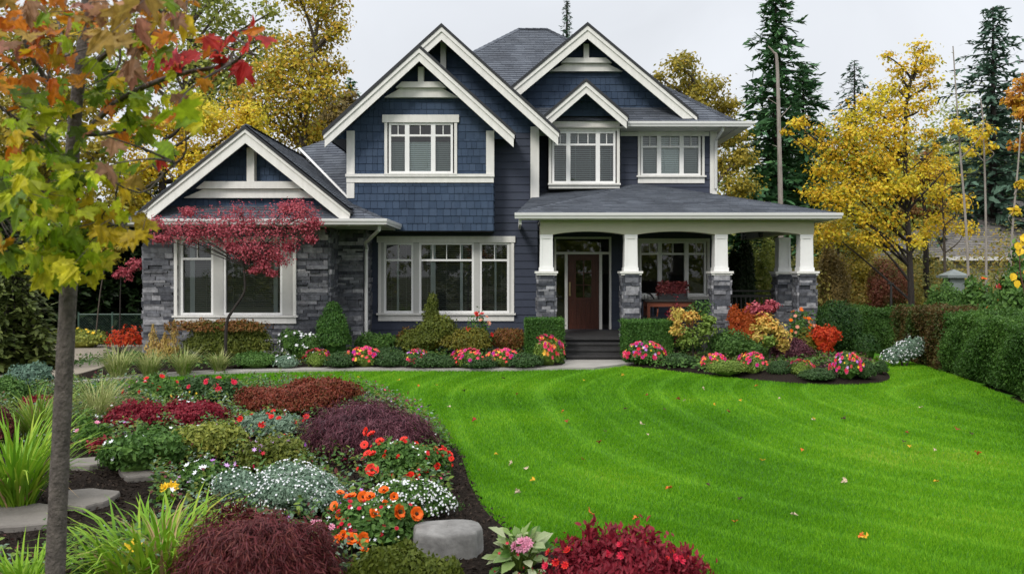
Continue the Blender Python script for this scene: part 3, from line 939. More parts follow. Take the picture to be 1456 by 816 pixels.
# ---- windows
def window(outer, Y, units, rail, trim_top=None, sill=None, trim_mat='trim', blind='blind', depth=.09, mull=None, side_w=.07, tilt=35, pr=.055, curtains=()):
    """outer = opening; units = [(px0, px1, top_lights)], rail = photo row of the bar between top lights and lower pane"""
    x0, z0, x1, z1 = outer
    t = MB()
    t.box(x0 - side_w, x0, Y - pr, Y + .06, z0, z1); t.box(x1, x1 + side_w, Y - pr, Y + .06, z0, z1)
    if trim_top: t.box(x0 - side_w - trim_top[1], x1 + side_w + trim_top[1], Y - pr - .02, Y + .06, z1 + .002, z1 + trim_top[0])
    else: t.box(x0 - side_w, x1 + side_w, Y - pr, Y + .06, z1 + .002, z1 + side_w)
    w = t.obj('window', M[trim_mat], house)
    if sill:
        s = MB(); s.box(x0 - side_w - sill[1], x1 + side_w + sill[1], Y - max(.11, pr + .03), Y + .05, z0 - .045, z0 - .002)
        s.box(x0 - side_w, x1 + side_w, Y - max(.05, pr - .01), Y + .04, z0 - sill[0], z0 - .047)
        s.obj('sill', M[trim_mat], w)
    f = MB()
    yf, yb = Y - .02, Y + depth
    fw = .055
    edges = [(X(a, Y), X(b, Y)) for a, b, _ in units]
    rz = Z(rail, Y)
    if mull:
        last = x0
        for a, b in edges + [(x1, x1)]:
            if a - last > .02:
                mm = MB(); mm.box(last, a, Y - .035, yb, z0, z1); mm.obj('mullion', M[mull], w)
            last = b
    for (a, b), (_, _, nl) in zip(edges, units):
        f.box(a, a + fw, yf, yb, z0, z1); f.box(b - fw, b, yf, yb, z0, z1)
        f.box(a + fw, b - fw, yf + .002, yb, z0, z0 + fw); f.box(a + fw, b - fw, yf + .002, yb, z1 - fw, z1)
        if rail and nl:
            f.box(a + fw, b - fw, yf + .004, yb, rz - .025, rz + .025)
            for i in range(1, nl):
                c = a + (b - a) * i / nl
                f.box(c - .010, c + .010, yf + .02, yb - .02, rz + .026, z1 - fw - .001)
    f.obj('frame', M['white'], w)
    g = MB()
    for a, b in edges: g.add([(a + .02, Y + .045, z0 + .02), (b - .02, Y + .045, z0 + .02), (b - .02, Y + .045, z1 - .02), (a + .02, Y + .045, z1 - .02)], [(0, 1, 2, 3)])
    g.obj('pane', M['glass'], w)
    kinds = blind if isinstance(blind, list) else [blind] * len(edges)
    for (a, b), kd in zip(edges, kinds):
        if kd:
            bl = MB()
            zz = z0 + .03; ca, sa = .045 * math.cos(math.radians(tilt)) / 2, .045 * math.sin(math.radians(tilt)) / 2
            while zz < z1 - .03:
                bl.add([(a + .01, Y + .095 - ca, zz - sa), (b - .01, Y + .095 - ca, zz - sa), (b - .01, Y + .095 + ca, zz + sa), (a + .01, Y + .095 + ca, zz + sa)], [(0, 1, 2, 3)])
                zz += .05
            for q in (.25, .75) if b - a < 1.2 else (.15, .5, .85):
                c = a + (b - a) * q
                bl.box(c - .006, c + .006, Y + .064, Y + .068, z0 + .03, z1 - .03)
            bl.obj('blind', M[kd], w)
    for a, b in curtains:      # drawn-back curtain edges behind the blinds
        cu = MB(); pts_ = np.linspace(X(a, Y), X(b, Y), 7)
        v = [(q, Y + .058 + .006 * (i % 2), zq) for zq in (z0 + .02, z1 - .02) for i, q in enumerate(pts_)]
        cu.add(v, [(i, i + 1, i + 8, i + 7) for i in range(6)]); cu.obj('curtain', M['curtain'], w)
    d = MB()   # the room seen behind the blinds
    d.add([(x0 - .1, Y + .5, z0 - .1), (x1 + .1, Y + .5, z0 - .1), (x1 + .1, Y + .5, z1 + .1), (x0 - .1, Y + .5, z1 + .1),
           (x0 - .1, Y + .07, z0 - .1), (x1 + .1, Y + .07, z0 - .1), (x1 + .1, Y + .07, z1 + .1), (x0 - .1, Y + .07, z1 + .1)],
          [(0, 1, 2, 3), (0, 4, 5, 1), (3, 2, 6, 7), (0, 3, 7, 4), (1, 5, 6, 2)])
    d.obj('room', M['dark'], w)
    return w

window(W_wing, YW, [(257, 304, 2), (318, 402, 0)], 368, trim_top=(.07, .02), sill=(.19, .04), mull='mull', tilt=50, pr=.11, curtains=((269, 276), (388, 394)))
window(W_tri, YM, [(546, 588, 2), (596, 674, 4), (682, 724, 2)], 370, trim_top=(.16, .03), sill=(.20, .04), mull='mull', tilt=30, curtains=((564, 567), (612, 619), (654, 658), (703, 706)))
window(W_bay, YB, [(553, 579, 2), (579, 616, 2), (616, 644, 2)], 193, trim_top=(.19, .05), blind=['midblind', 'skyblind', 'midblind'], tilt=72, sill=(.05, .0))
window(W_sm, 22.9, [(785, 808, 2), (808, 850, 3), (850, 875, 2)], 206, sill=(.13, .02), tilt=48, blind='midblind')
window(W_rt, YR, [(911, 937, 2), (937, 969, 2), (969, 996, 2)], 209, trim_top=(.10, .0), sill=(.20, .04), tilt=68, side_w=.06, blind=['midblind', 'skyblind', 'midblind'])
window(W_por, YR, [(909, 938, 2), (938, 976, 2), (976, 1004, 2)], 361, sill=(.10, .02), blind=None)
# box of the upper bay window
mb = MB()
x0, z0, x1, z1 = W_sm
mb.box(x0 - .06, x0 + .0, 22.97, YR, z0 - .1, z1 + .1); mb.box(x1 + .0, x1 + .06, 22.97, YR, z0 - .1, z1 + .1)
mb.box(x0 - .07, x1 + .07, 22.84, YR, z1 + .072, z1 + .25)
mb.box(x0 - .06, x1 + .06, 22.92, YR, z0 - .14, z0 - .132)
mb.obj('bay_box', M['trim'], house)

# ---- door
Yd = YR
t = MB()
x0, z0, x1, z1 = D_open
t.box(x0, x0 + .05, Yd - .03, Yd + .12, z0, z1); t.box(x1 - .05, x1, Yd - .03, Yd + .12, z0, z1); t.box(x0 + .05, x1 - .05, Yd - .03, Yd + .12, z1 - .05, z1)
zt = Z(360, Yd)
t.box(x0 + .05, x1 - .05, Yd - .025, Yd + .12, zt - .03, zt + .03)
for a, b in ((803, 807), (852, 856)): t.box(X(a, Yd), X(b, Yd), Yd - .03, Yd + .12, z0, zt - .03)
door_fr = t.obj('door_surround', M['trim'], house)
g = MB()
for a, b, c, d in ((x0 + .05, X(803, Yd), z0, zt - .03), (X(856, Yd), x1 - .05, z0, zt - .03), (x0 + .05, x1 - .05, zt + .03, z1 - .05)):
    g.add([(a, Yd + .05, c), (b, Yd + .05, c), (b, Yd + .05, d), (a, Yd + .05, d)], [(0, 1, 2, 3)])
g.obj('pane', M['glass'], door_fr)
d = MB(); a, b = X(807, Yd), X(852, Yd)
wa, wb, wz0, wz1 = X(819, Yd), X(841, Yd), Z(423, Yd), Z(370, Yd)
d.box(a, wa, Yd + .03, Yd + .075, z0, zt - .03); d.box(wb, b, Yd + .03, Yd + .075, z0, zt - .03); d.box(wa, wb, Yd + .03, Yd + .075, z0, wz0); d.box(wa, wb, Yd + .03, Yd + .075, wz1, zt - .03)
c = (wa + wb) / 2
d.box(c - .012, c + .012, Yd + .032, Yd + .07, wz0, wz1)
for i in (1, 2): zz = wz0 + (wz1 - wz0) * i / 3; d.box(wa, wb, Yd + .034, Yd + .068, zz - .012, zz + .012)
for i in range(5): q = a + .11 + i * (b - a - .22) / 5; d.box(q + .006, q + (b - a - .22) / 5 - .006, Yd + .018, Yd + .03, z0 + .16, wz0 - .12)
d.box(a + .02, b - .02, Yd + .012, Yd + .03, wz0 - .07, wz0 - .03)
dr = d.obj('front_door', M['wood'], house)
g = MB(); g.add([(wa, Yd + .055, wz0), (wb, Yd + .055, wz0), (wb, Yd + .055, wz1), (wa, Yd + .055, wz1)], [(0, 1, 2, 3)]); g.obj('pane', M['glass'], dr)
g = MB(); g.tube([(a + .06, Yd - .02, z0 + .92), (a + .06, Yd - .05, z0 + 1.0), (a + .06, Yd - .05, z0 + 1.12), (a + .06, Yd - .02, z0 + 1.2)], .012, 8); g.box(a + .035, a + .085, Yd - .02, Yd + .03, z0 + .88, z0 + 1.24); g.obj('handle', M['brass'], dr)
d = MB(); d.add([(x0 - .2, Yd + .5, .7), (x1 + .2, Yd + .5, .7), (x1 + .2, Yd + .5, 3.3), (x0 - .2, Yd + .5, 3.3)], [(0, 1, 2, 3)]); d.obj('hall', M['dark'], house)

# ---- gutters and downspouts
def gutter(pts, h=.13, w=.12):
    """K profile swept along horizontal points; the profile hangs outward on the right-hand side of travel"""
    prof = [(0, 0), (w * .75, 0), (w * .80, .035), (w, .075), (w, h), (w - .015, h), (w - .015, h - .02), (0, h - .02)]
    mb = MB(); n = len(pts); k = len(prof); V = []
    for i, p in enumerate(pts):
        p = np.asarray(p, float)
        d0 = unit(np.asarray(pts[min(i + 1, n - 1)], float) - np.asarray(pts[max(i - 1, 0)], float))
        s = np.array([d0[1], -d0[0], 0]); s /= np.linalg.norm(s)
        if 0 < i < n - 1:
            d1 = unit(np.asarray(pts[i], float) - np.asarray(pts[i - 1], float)); s1 = np.array([d1[1], -d1[0], 0])
            s = s / max(.3, s @ s1)
        V += [p + s * a + np.array([0, 0, b - h]) for a, b in prof]
    f = [(i * k + j, i * k + (j + 1) % k, (i + 1) * k + (j + 1) % k, (i + 1) * k + j) for i in range(n - 1) for j in range(k)]
    f += [tuple(range(k))[::-1], tuple(range((n - 1) * k, n * k))]
    mb.add(V, f); return mb.obj('gutter', M['gutter'], house)
gutter([(slf - .02, 24.5, sk), (slf - .02, 19.84, sk), (sr + .02, 19.84, sk), (sr + .02, 22.55, sk)])
gutter([(.06, 20.28, pe), (7.44, 20.28, pe), (7.44, 26.4, pe)])
gutter([(2.95, 22.70, e0), (5.82, 22.70, e0), (5.82, 33, e0)])
def spout(pts):
    mb = MB(); mb.tube(pts, .042, 8); return mb.obj('downspout', M['gutter'], house)
spout([(sr - .12, 19.95, sk - .12), (sr - .14, 20.0, sk - .24), (sr - .60, 20.9, sk - .50), (-3.52, 21.48, sk - .60), (-3.54, 21.52, sk - .74), (-3.54, 21.52, .42), (-3.54, 21.40, .36)])
spout([(5.42, 22.76, e0 - .12), (5.42, 22.78, e0 - .20), (5.36, 23.26, e0 - .36), (5.36, 23.30, e0 - .46), (5.36, 23.30, 4.45)])
mb = MB(); mb.box(.16, .22, 20.33, 22.5, pe - .26, pe - .10); mb.box(.16, 7.40, 20.30, 20.36, pe - .155, pe - .01); mb.box(7.36, 7.42, 20.36, 26.4, pe - .155, pe - .01)
mb.obj('fascia', M['trim'], house)

# ---- porch
PF = .745
mb = MB()
mb.box(.66, 7.05, 20.5, YR, PF - .06, PF); mb.box(.66, 7.0, 20.56, YR, .1, PF - .062)
mb.box(5.4, 7.05, YR, 26, PF - .06, PF); mb.box(5.4, 7.0, YR, 26, .1, PF - .062)
mb.obj('porch_floor', M['step'], house)
def arch(x0, x1, yF, zt, zb, rise, mb, yT, n=14):
    pts = [(x0, zt), (x1, zt)]
    for i in range(n + 1):
        t = i / n; pts.append((x1 + (x0 - x1) * t, zb + rise * math.sin(math.pi * t) ** .8))
    # convex strips under the straight top
    low = pts[2:][::-1]
    for i in range(n):
        mb.prism([(low[i][0], low[i][1]), (low[i + 1][0], low[i + 1][1]), (low[i + 1][0], zt), (low[i][0], zt)], yF, yT)
CXS = [.80, 2.77, 4.87, 6.86]
mb = MB()
yF, yT = 20.62, 20.92
zt, zb = 3.455, 3.13
xs = [.66, .97, 2.60, 2.94, 4.70, 5.04, 6.69, 7.03]
for i in range(0, 8, 2): mb.box(xs[i], xs[i + 1], yF, yT, zb, zt)
for i in (1, 3, 5): arch(xs[i], xs[i + 1], yF, zt, zb, .07, mb, yT)
mb.box(6.72, 7.0, yT, 26, 3.20, zt); mb.box(.70, .96, yT, YM, 3.2, zt)
mb.obj('porch_beam', M['beam'], house)
def column(x, y):
    t = MB()
    def taper(w0, w1, z0, z1):
        v = [(x + sx * w / 2, y + sy * w / 2, z) for w, z in ((w0, z0), (w1, z1)) for sx, sy in ((-1, -1), (1, -1), (1, 1), (-1, 1))]
        t.add(v, [(0, 1, 5, 4), (1, 2, 6, 5), (2, 3, 7, 6), (3, 0, 4, 7), (4, 5, 6, 7), (3, 2, 1, 0)])
    taper(.312, .288, 2.275, 3.128)
    for sx in (-1, 1):   # raised stiles of the panelled shaft
        for f in (-1, 1):
            for (a0, a1, z0, z1) in ((.156, .144, 2.29, 3.12),):
                v = []
                for w, z in ((a0, z0), (a1, z1)):
                    for dx in (w, w - .055):
                        for dy in (w + .012, w - .02): v.append((x + sx * dx, y + f * dy, z))
                t.add(v, [(0, 1, 3, 2), (4, 6, 7, 5), (0, 2, 6, 4), (1, 5, 7, 3), (0, 4, 5, 1), (2, 3, 7, 6)])
    t.box(x - .150, x + .150, y - .163, y + .163, 3.03, 3.126); t.box(x - .172, x + .172, y - .180, y + .180, 2.272, 2.36)
    sh = t.obj('column', M['white'], house)
    b = MB(); w = .185
    for fr, lo, hi in ((front(y - w), x - w, x + w), (side(x + w), y - w, y + w), (side(x - w, False), -y - w, -y + w), (((0, y + w, 0), (-1, 0, 0), (0, 0, 1), (0, 1, 0)), -x - w, -x + w)):
        tiles(b, rect(lo, hi, .1, 2.2), fr, str_, stw, .011, .018, .026, .045, (), seed=int(x * 100) % 97)
    b.obj('stone_base', M['stone'], sh)
    c = MB(); c.box(x - .265, x + .265, y - .265, y + .265, 2.222, 2.272); c.box(x - .24, x + .24, y - .24, y + .24, 2.18, 2.221); c.obj('cap', M['trim'], sh)
for x in CXS: column(x, 20.78)
column(6.86, 22.45)
mb = MB()
for i in range(4):
    z1 = PF - .118 * (i + 1) + .0; y = 20.5 - .27 * (i + 1)
    if i < 3: mb.box(1.2, 2.56, y - .03, y + .275, z1 - .035, z1); mb.box(1.22, 2.54, y, y + .27, .15, z1 - .036)
mb.obj('porch_steps', M['step'], house)
mb = MB()
mb.box(5.4, 6.66, 22.42, 22.48, 1.62, 1.68); mb.box(5.4, 6.66, 22.42, 22.48, 1.00, 1.05); mb.box(5.4, 6.66, 22.41, 22.49, 1.76, 1.80)
for i in range(11): q = 5.46 + i * .115; mb.box(q - .015, q + .015, 22.435, 22.465, 1.05, 1.62)
mb.obj('porch_railing', M['rail'], house)
mb = MB()   # stone apron below the porch window and along the front
tiles(mb, rect(2.97, 4.67, .1, .72), front(20.62), str_, stw, .008, .024, .03, .03, (), seed=41)
tiles(mb, rect(5.07, 6.66, .1, .72), front(20.62), str_, stw, .008, .024, .03, .03, (), seed=42)
mb.obj('stone_skirting', M['stone'], house)
# ---------------------------------------------------------------- foliage materials (real leaf colours)
def LM(k, cols, **kw): M[k] = leafmat(k, cols, **kw)
LM('box_leaf', [(0.031, 0.085, 0.017), (0.051, 0.136, 0.024), (0.085, 0.196, 0.034), (0.145, 0.272, 0.051)])
LM('yew_leaf', [(0.016, 0.048, 0.016), (0.029, 0.077, 0.019), (0.048, 0.112, 0.022), (0.080, 0.160, 0.032)])
LM('bluegreen_leaf', [(.028, .065, .020), (.045, .095, .030), (.065, .13, .04), (.09, .165, .05)])
LM('mid_leaf', [(0.036, 0.094, 0.020), (0.065, 0.145, 0.029), (0.102, 0.210, 0.043), (0.160, 0.290, 0.058)])
LM('olive_leaf', [(0.062, 0.088, 0.015), (0.106, 0.138, 0.022), (0.150, 0.181, 0.027), (0.213, 0.213, 0.037)])
LM('gold_leaf', [(0.120, 0.100, 0.018), (0.200, 0.170, 0.020), (0.130, 0.150, 0.025), (0.280, 0.220, 0.030)])
LM('copper_leaf', [(0.120, 0.042, 0.022), (0.204, 0.084, 0.030), (0.288, 0.132, 0.036), (0.120, 0.108, 0.024), (0.360, 0.192, 0.048)])
LM('rust_leaf', [(0.100, 0.020, 0.014), (0.190, 0.040, 0.022), (0.260, 0.060, 0.035), (0.130, 0.055, 0.018), (0.320, 0.090, 0.050)])
LM('brownmaple_leaf', [(0.075, 0.075, 0.018), (0.125, 0.106, 0.025), (0.250, 0.094, 0.050), (0.325, 0.112, 0.075), (0.150, 0.125, 0.025)], patch=.7)
LM('plum_leaf', [(.030, .012, .018), (0.056, 0.015, 0.025), (0.106, 0.030, 0.045), (0.163, 0.056, 0.075), (0.213, 0.088, 0.106)], trans=.2)
LM('wine_leaf', [(.030, .010, .012), (.19, .05, .04), (0.060, 0.011, 0.014), (0.114, 0.020, 0.025), (0.168, 0.034, 0.038), (0.084, 0.017, 0.020)], trans=.2)
LM('crimson_leaf', [(0.100, 0.008, 0.016), (0.200, 0.014, 0.028), (0.300, 0.022, 0.040), (0.120, 0.010, 0.020)])
LM('redmaple_leaf', [(.20, .025, .04), (.34, .05, .075), (.48, .09, .12), (.56, .15, .18), (.28, .035, .05)])
LM('flame_leaf', [(0.350, 0.020, 0.012), (0.550, 0.040, 0.015), (0.650, 0.100, 0.020), (0.450, 0.030, 0.030)])
LM('orange_leaf', [(0.280, 0.045, 0.012), (0.450, 0.100, 0.018), (0.400, 0.060, 0.018), (0.550, 0.160, 0.025)], patch=.6)
LM('yelloworange_leaf', [(.62, .16, .08), (.70, .38, .08), (.72, .54, .14), (.40, .36, .06), (.70, .28, .16), (.72, .60, .25)], patch=.6)
LM('lime_leaf', [(0.090, 0.165, 0.022), (0.150, 0.240, 0.038), (0.225, 0.315, 0.060), (0.068, 0.135, 0.022)])
LM('grass_leaf', [(0.100, 0.200, 0.022), (0.160, 0.280, 0.030), (0.240, 0.340, 0.050), (0.340, 0.330, 0.070)])
LM('striped_leaf', [(.16, .22, .05), (.26, .32, .09), (.48, .48, .22), (.22, .29, .07)])
LM('straw_leaf', [(0.400, 0.270, 0.100), (0.550, 0.360, 0.130), (0.460, 0.360, 0.080), (0.620, 0.480, 0.200)])
LM('strap_leaf', [(0.100, 0.240, 0.014), (0.160, 0.340, 0.018), (0.250, 0.420, 0.030), (0.400, 0.420, 0.050)])
LM('dead_leaf', [(0.340, 0.220, 0.100), (0.450, 0.310, 0.160), (0.280, 0.160, 0.070)])
LM('silver_leaf', [(0.120, 0.204, 0.144), (0.192, 0.288, 0.204), (0.264, 0.360, 0.264)])
LM('moss_leaf', [(0.060, 0.090, 0.012), (0.102, 0.138, 0.017), (0.144, 0.180, 0.024), (0.192, 0.216, 0.036)])
LM('hosta_leaf', [(.07, .16, .03), (0.100, 0.220, 0.040), (0.300, 0.420, 0.140), (0.580, 0.620, 0.400), (0.160, 0.300, 0.060), (0.660, 0.660, 0.480)])
LM('conifer_dark', [(0.029, 0.078, 0.036), (0.049, 0.129, 0.054), (0.078, 0.185, 0.071), (0.129, 0.269, 0.093)], trans=.12)
LM('conifer_blue', [(0.049, 0.101, 0.071), (0.078, 0.146, 0.101), (0.112, 0.190, 0.130)], trans=.12)
LM('conifer_olive', [(0.045, 0.068, 0.018), (0.083, 0.112, 0.027), (0.128, 0.150, 0.038)], trans=.15)
LM('yellow_tree', [(.17, .20, .03), (.40, .34, .03), (.66, .50, .035), (.28, .28, .03), (.60, .34, .03), (.20, .22, .03), (.56, .46, .04), (.34, .20, .03)], patch=.55, pscale=.7)
LM('brightyellow_tree', [(.22, .28, .025), (.46, .44, .03), (.66, .57, .04), (.72, .55, .035), (.64, .36, .02), (.38, .41, .03), (.20, .27, .025)], patch=.6, pscale=.6)
LM('olivegold_tree', [(0.115, 0.122, 0.021), (0.230, 0.201, 0.025), (0.402, 0.302, 0.029), (0.159, 0.172, 0.029), (0.546, 0.345, 0.029)], patch=.55, pscale=.5)
LM('olivegreen_tree', [(0.130, 0.175, 0.037), (0.200, 0.247, 0.046), (0.305, 0.329, 0.061), (0.445, 0.399, 0.070)], patch=.5, pscale=.5)
LM('brown_tree', [(0.098, 0.084, 0.035), (0.168, 0.126, 0.042), (0.238, 0.168, 0.049), (0.126, 0.126, 0.035)], patch=.5)
LM('amber_tree', [(.58, .22, .025), (.66, .36, .03), (.50, .17, .03), (.66, .46, .04), (.40, .22, .03)], patch=.6)
LM('wood_leaf', [(0.052, 0.079, 0.021), (0.096, 0.123, 0.028), (0.158, 0.158, 0.035), (0.263, 0.228, 0.042), (0.350, 0.210, 0.035), (0.088, 0.123, 0.025)], patch=.75, pscale=.22)
LM('ivy_leaf', [(0.008, 0.021, 0.006), (0.014, 0.032, 0.008), (0.025, 0.045, 0.011)])
M['maple_leaf'] = leafmat('maple_leaf', [(.2, .3, .02)], attr=True, trans=.45)
def petals(k, cols, var=.2): M[k] = islands(k, cols, rough=.55, var=var, vscale=30, interp='CONSTANT')
petals('pink_mix', [(.62, .02, .10), (.72, .05, .16), (.65, .03, .03), (.75, .12, .22), (.70, .35, .03), (.60, .02, .06), (.45, .03, .30), (.70, .10, .02)])
petals('pinkyellow_mix', [(.70, .04, .12), (.72, .42, .04), (.68, .05, .04), (.74, .20, .04), (.70, .08, .20), (.74, .55, .06)])
petals('red_petal', [(.60, .015, .012), (.68, .03, .02), (.55, .01, .02), (.66, .05, .03)])
petals('crimson_petal', [(.50, .008, .03), (.60, .02, .06), (.40, .006, .02)])
petals('orange_petal', [(.72, .12, .008), (.75, .17, .01), (.70, .07, .01)])
petals('white_petal', [(.74, .75, .76), (.70, .72, .76), (.78, .78, .76)], .06)
petals('mauve_petal', [(.42, .16, .52), (.34, .07, .46), (.55, .32, .62), (.48, .20, .55)])
petals('peach_petal', [(.72, .34, .24), (.75, .42, .30)])
petals('yellow_petal', [(.75, .48, .02), (.76, .55, .03)])
petals('pale_pink_petal', [(.70, .30, .42), (.74, .42, .52)])
M['eye'] = plain('flower_eye', (.06, .025, .01), rough=.9, var=.4, scale=60)

# ---------------------------------------------------------------- plant builders
def place(px0, px1, pyt, pyb, deep=.8, back=.6):
    """bounding box of a plant in the photograph -> base position, half width, half depth, height"""
    x, y = G((px0 + px1) / 2, pyb)
    rx = (px1 - px0) / 2 * y / F
    ry = rx * deep
    yc = y + ry * back
    x = X((px0 + px1) / 2, yc); rx = (px1 - px0) / 2 * yc / F
    z = float(gz(x, yc)) + .03
    h = max(.08, Z(pyt, yc) - z)
    return (x, yc, z), rx, ry, h

def bush(name, label, cat, box, mat, leaf=.05, dens=1.0, shape='diamond', group=None, deep=.8, back=.6, flowers=None, upright=0.0,
         hang=0.0, amp=.16, freq=3.0, blobs=None, stem=True, aspect=1.0, loc=None, low=-.15, nblob=0, inner=.70):
    (x, y, z), rx, ry, h = place(*box, deep, back) if loc is None else loc
    t = thing(name, label, cat, (x, y, z), group)
    mb = MB()
    if blobs is None:
        blobs = [((0, 0, h * .42), (rx * .96, ry, h * .58))] if nblob < 3 else [((0, 0, h * .38), (rx * .84, ry * .86, h * .47))]
        for _ in range(nblob):
            a = rng.uniform(0, 6.28); q = rng.uniform(.30, .72); k_ = rng.uniform(.28, .46)
            blobs.append(((rx * q * math.cos(a), ry * q * math.sin(a), h * rng.uniform(.36, .68)), (rx * k_, ry * k_, h * rng.uniform(.24, .40))))
    else:
        blobs = [((c[0] * rx, c[1] * ry, c[2] * h), (r[0] * rx, r[1] * ry, r[2] * h)) for c, r in blobs]
    for c, r in blobs:
        A_ = 4 * math.pi * ((r[0] * r[1]) ** 1.6 / 3 + (r[0] * r[2]) ** 1.6 / 3 + (r[1] * r[2]) ** 1.6 / 3) ** (1 / 1.6) * .6
        n = int(dens * 2.6 * A_ / (leaf * leaf * .42 * aspect))
        n = min(max(n, 120), 16000)
        p, nn = dome_pts(n, c, r, .34, low, amp, freq)
        k = p[:, 2] > .01; p = p[k]; nn = nn[k]
        nj = nn + rng.normal(0, .45, p.shape)
        ax = rng.normal(0, 1, p.shape); ax[:, 2] += upright * 2.5 - hang * 3.0
        ax += nn * .4
        if hang: ax += nn * [hang, hang, 0]
        leaves(mb, p, nj, leaf * rng.uniform(.65, 1.3, len(p)), shape, ax, aspect=aspect)
        if inner: core(mb, (c[0], c[1], max(c[2], r[2] * inner * .6)), r, inner)
    mb.obj('foliage', M[mat], t, local=True)
    if stem:
        s = MB()
        for _ in range(5):
            a = rng.uniform(0, 6.28)
            s.tube([(0.1 * rx * math.cos(a), .1 * ry * math.sin(a), -.04), (.45 * rx * math.cos(a), .45 * ry * math.sin(a), h * .5)], [.012, .006], 5)
        s.obj('stem', M['darkbark'], t, local=True)
    for fl in (flowers or []):
        addfl(t, blobs, **fl)
    return t

def addfl(t, blobs, n=20, mat='pink_mix', size=.06, shape='flower', top=.1, name='blossoms', rise=.03, each=False):
    mb = MB()
    w = np.array([r[0] * r[1] for c, r in blobs]); w = w / w.sum()
    for i in range(n):
        c, r = blobs[rng.choice(len(blobs), p=w)]
        for _ in range(30):
            d = unit(rng.normal(size=3))
            if d[2] > top and d[1] < .5: break
        p = np.asarray(c) + d * np.asarray(r) * (1.0 + rise / max(r[2], .1))
        nn = d + np.array([0, -.6, .3]) + rng.normal(0, .25, 3)
        leaves(mb, p[None], nn[None], size * rng.uniform(.75, 1.2), shape)
        if each: mb.obj('flower_head', M[mat], t, local=True); mb = MB()
    if not each: mb.obj(name, M[mat], t, local=True)

def clump(name, label, cat, box, mat, n=160, width=.014, deep=.9, bend=(.6, 1.7), tilt=(.05, .55), flowers=None, mixes=None, group=None, spread=.35):
    (x, y, z), rx, ry, h = place(*box, deep, .45)
    t = thing(name, label, cat, (x, y, z), group)
    L = max(h, .15) * 1.25
    mb = MB(); blades(mb, n, rx * spread, (L * .65, L * 1.25 + rx * .25), width, bend, tilt); mb.obj('blade_leaves', M[mat], t, local=True)
    if mixes:
        mb = MB(); blades(mb, mixes[1], rx * spread, (L * .5, L * 1.1), width * .9, (bend[0] + .3, bend[1] + .6), tilt); mb.obj('dry_leaves', M[mixes[0]], t, local=True)
    return t, rx, ry, h

def weeping(name, label, cat, box, mat, n=9000, leaf=.12, deep=.85, width=.30, group=None, amp=.17):
    """dome of fine hanging threads, like a cut-leaf maple"""
    (x, y, z), rx, ry, h = place(*box, deep, .7)
    t = thing(name, label, cat, (x, y, z), group)
    mb = MB()
    c = (0, 0, h * .30); r = (rx * .97, ry, h * .68)
    p, nn = dome_pts(n, c, r, .22, -.42, amp, 3.2)
    tuft = .07 * np.sin(p[:, 0] / rx * 7 + 2 * np.sin(p[:, 1] / ry * 4)) * np.sin(p[:, 1] / ry * 6 + p[:, 2] / h * 8)   # ragged tiers
    p = p * (1 + tuft[:, None])
    k = p[:, 2] > .02; p = p[k]; nn = nn[k]
    down = nn * [.8, .8, 0] + rng.normal(0, .48, p.shape); down[:, 2] -= .55
    leaves(mb, p, nn + rng.normal(0, .45, p.shape), leaf * rng.uniform(.6, 1.3, len(p)), 'spray', down, aspect=width)
    core(mb, c, r, .80)
    mb.obj('foliage', M[mat], t, local=True)
    s = MB(); s.tube([(0, 0, -.05), (.04, 0, h * .3), (0, .03, h * .6)], [.04, .035, .02], 7); s.obj('stem', M['darkbark'], t, local=True)
    return t

# ---------------------------------------------------------------- beds along the house, left of the steps
bush('barberry', 'fiery red open shrub at the left corner of the house, left of the golden spires', 'shrub', (153, 210, 468, 506), 'flame_leaf', .07, .45, upright=.6, amp=.4, freq=5, inner=0)
t = thing('plume_shrub', 'straw coloured shrub with three pointed golden spires beside the wing window', 'shrub', place(205, 258, 468, 516)[0])
x, y, z = t.location; s_ = y / F
for q, (dx, hh, w) in enumerate(((-14, 50, 15), (3, 38, 14), (16, 56, 15), (-2, 28, 27))):
    mb = MB(); hh *= s_; w *= s_
    n = 620; zz = rng.random(n) ** 1.2; a = rng.uniform(0, 6.28, n); rr = w * (1 - zz) ** .8 * rng.uniform(.3, 1.05, n)
    p = np.c_[dx * s_ + rr * np.cos(a), rr * np.sin(a), zz * hh]
    nn = np.c_[np.cos(a), np.sin(a), np.full(n, .3)]; ax = np.c_[np.cos(a) * .3, np.sin(a) * .3, np.full(n, 1.0)]
    leaves(mb, p, nn + rng.normal(0, .5, (n, 3)), .10 * rng.uniform(.5, 1.4, n) * (1 - .5 * zz), 'spray', ax + rng.normal(0, .2, (n, 3)), aspect=.8)
    mb.obj('spire', M['straw_leaf'], t, local=True)
for bx, lab in (((140, 196, 503, 541), 'pale striped grass clump nearest the patio, leftmost along the kerb'),
                ((188, 238, 508, 539), 'pale striped grass clump in front of the golden spires, second along the kerb'),
                ((236, 286, 503, 536), 'pale striped grass clump right of the golden spires, under the wing window'),
                ((294, 330, 506, 532), 'small arching grass tuft at the kerb in front of the bronze cut-leaf shrub')):
    clump('ornamental_grass', lab, 'grass clump', bx, 'striped_leaf', 230, .016, mixes=('grass_leaf', 60), group='grass clumps along the kerb')
t = bush('bronze_shrub', 'wide bronze and olive cut-leaf shrub under the wing window', 'shrub', (246, 402, 458, 519), 'olive_leaf', .060, 1.0, deep=.35, hang=.5, nblob=7, back=.9)
hh = (458 - 519) * -t.location.y / F
mb = MB()
for _ in range(9):
    p, nn = dome_pts(420, (rng.uniform(-1.0, 1.0), rng.uniform(-.25, .15), hh * .74), (.38, .26, hh * .24), .35, .1, .3)
    leaves(mb, p, nn + rng.normal(0, .5, p.shape), .06 * rng.uniform(.6, 1.3, len(p)), 'diamond', rng.normal(0, 1, p.shape) - [0, 0, .5])
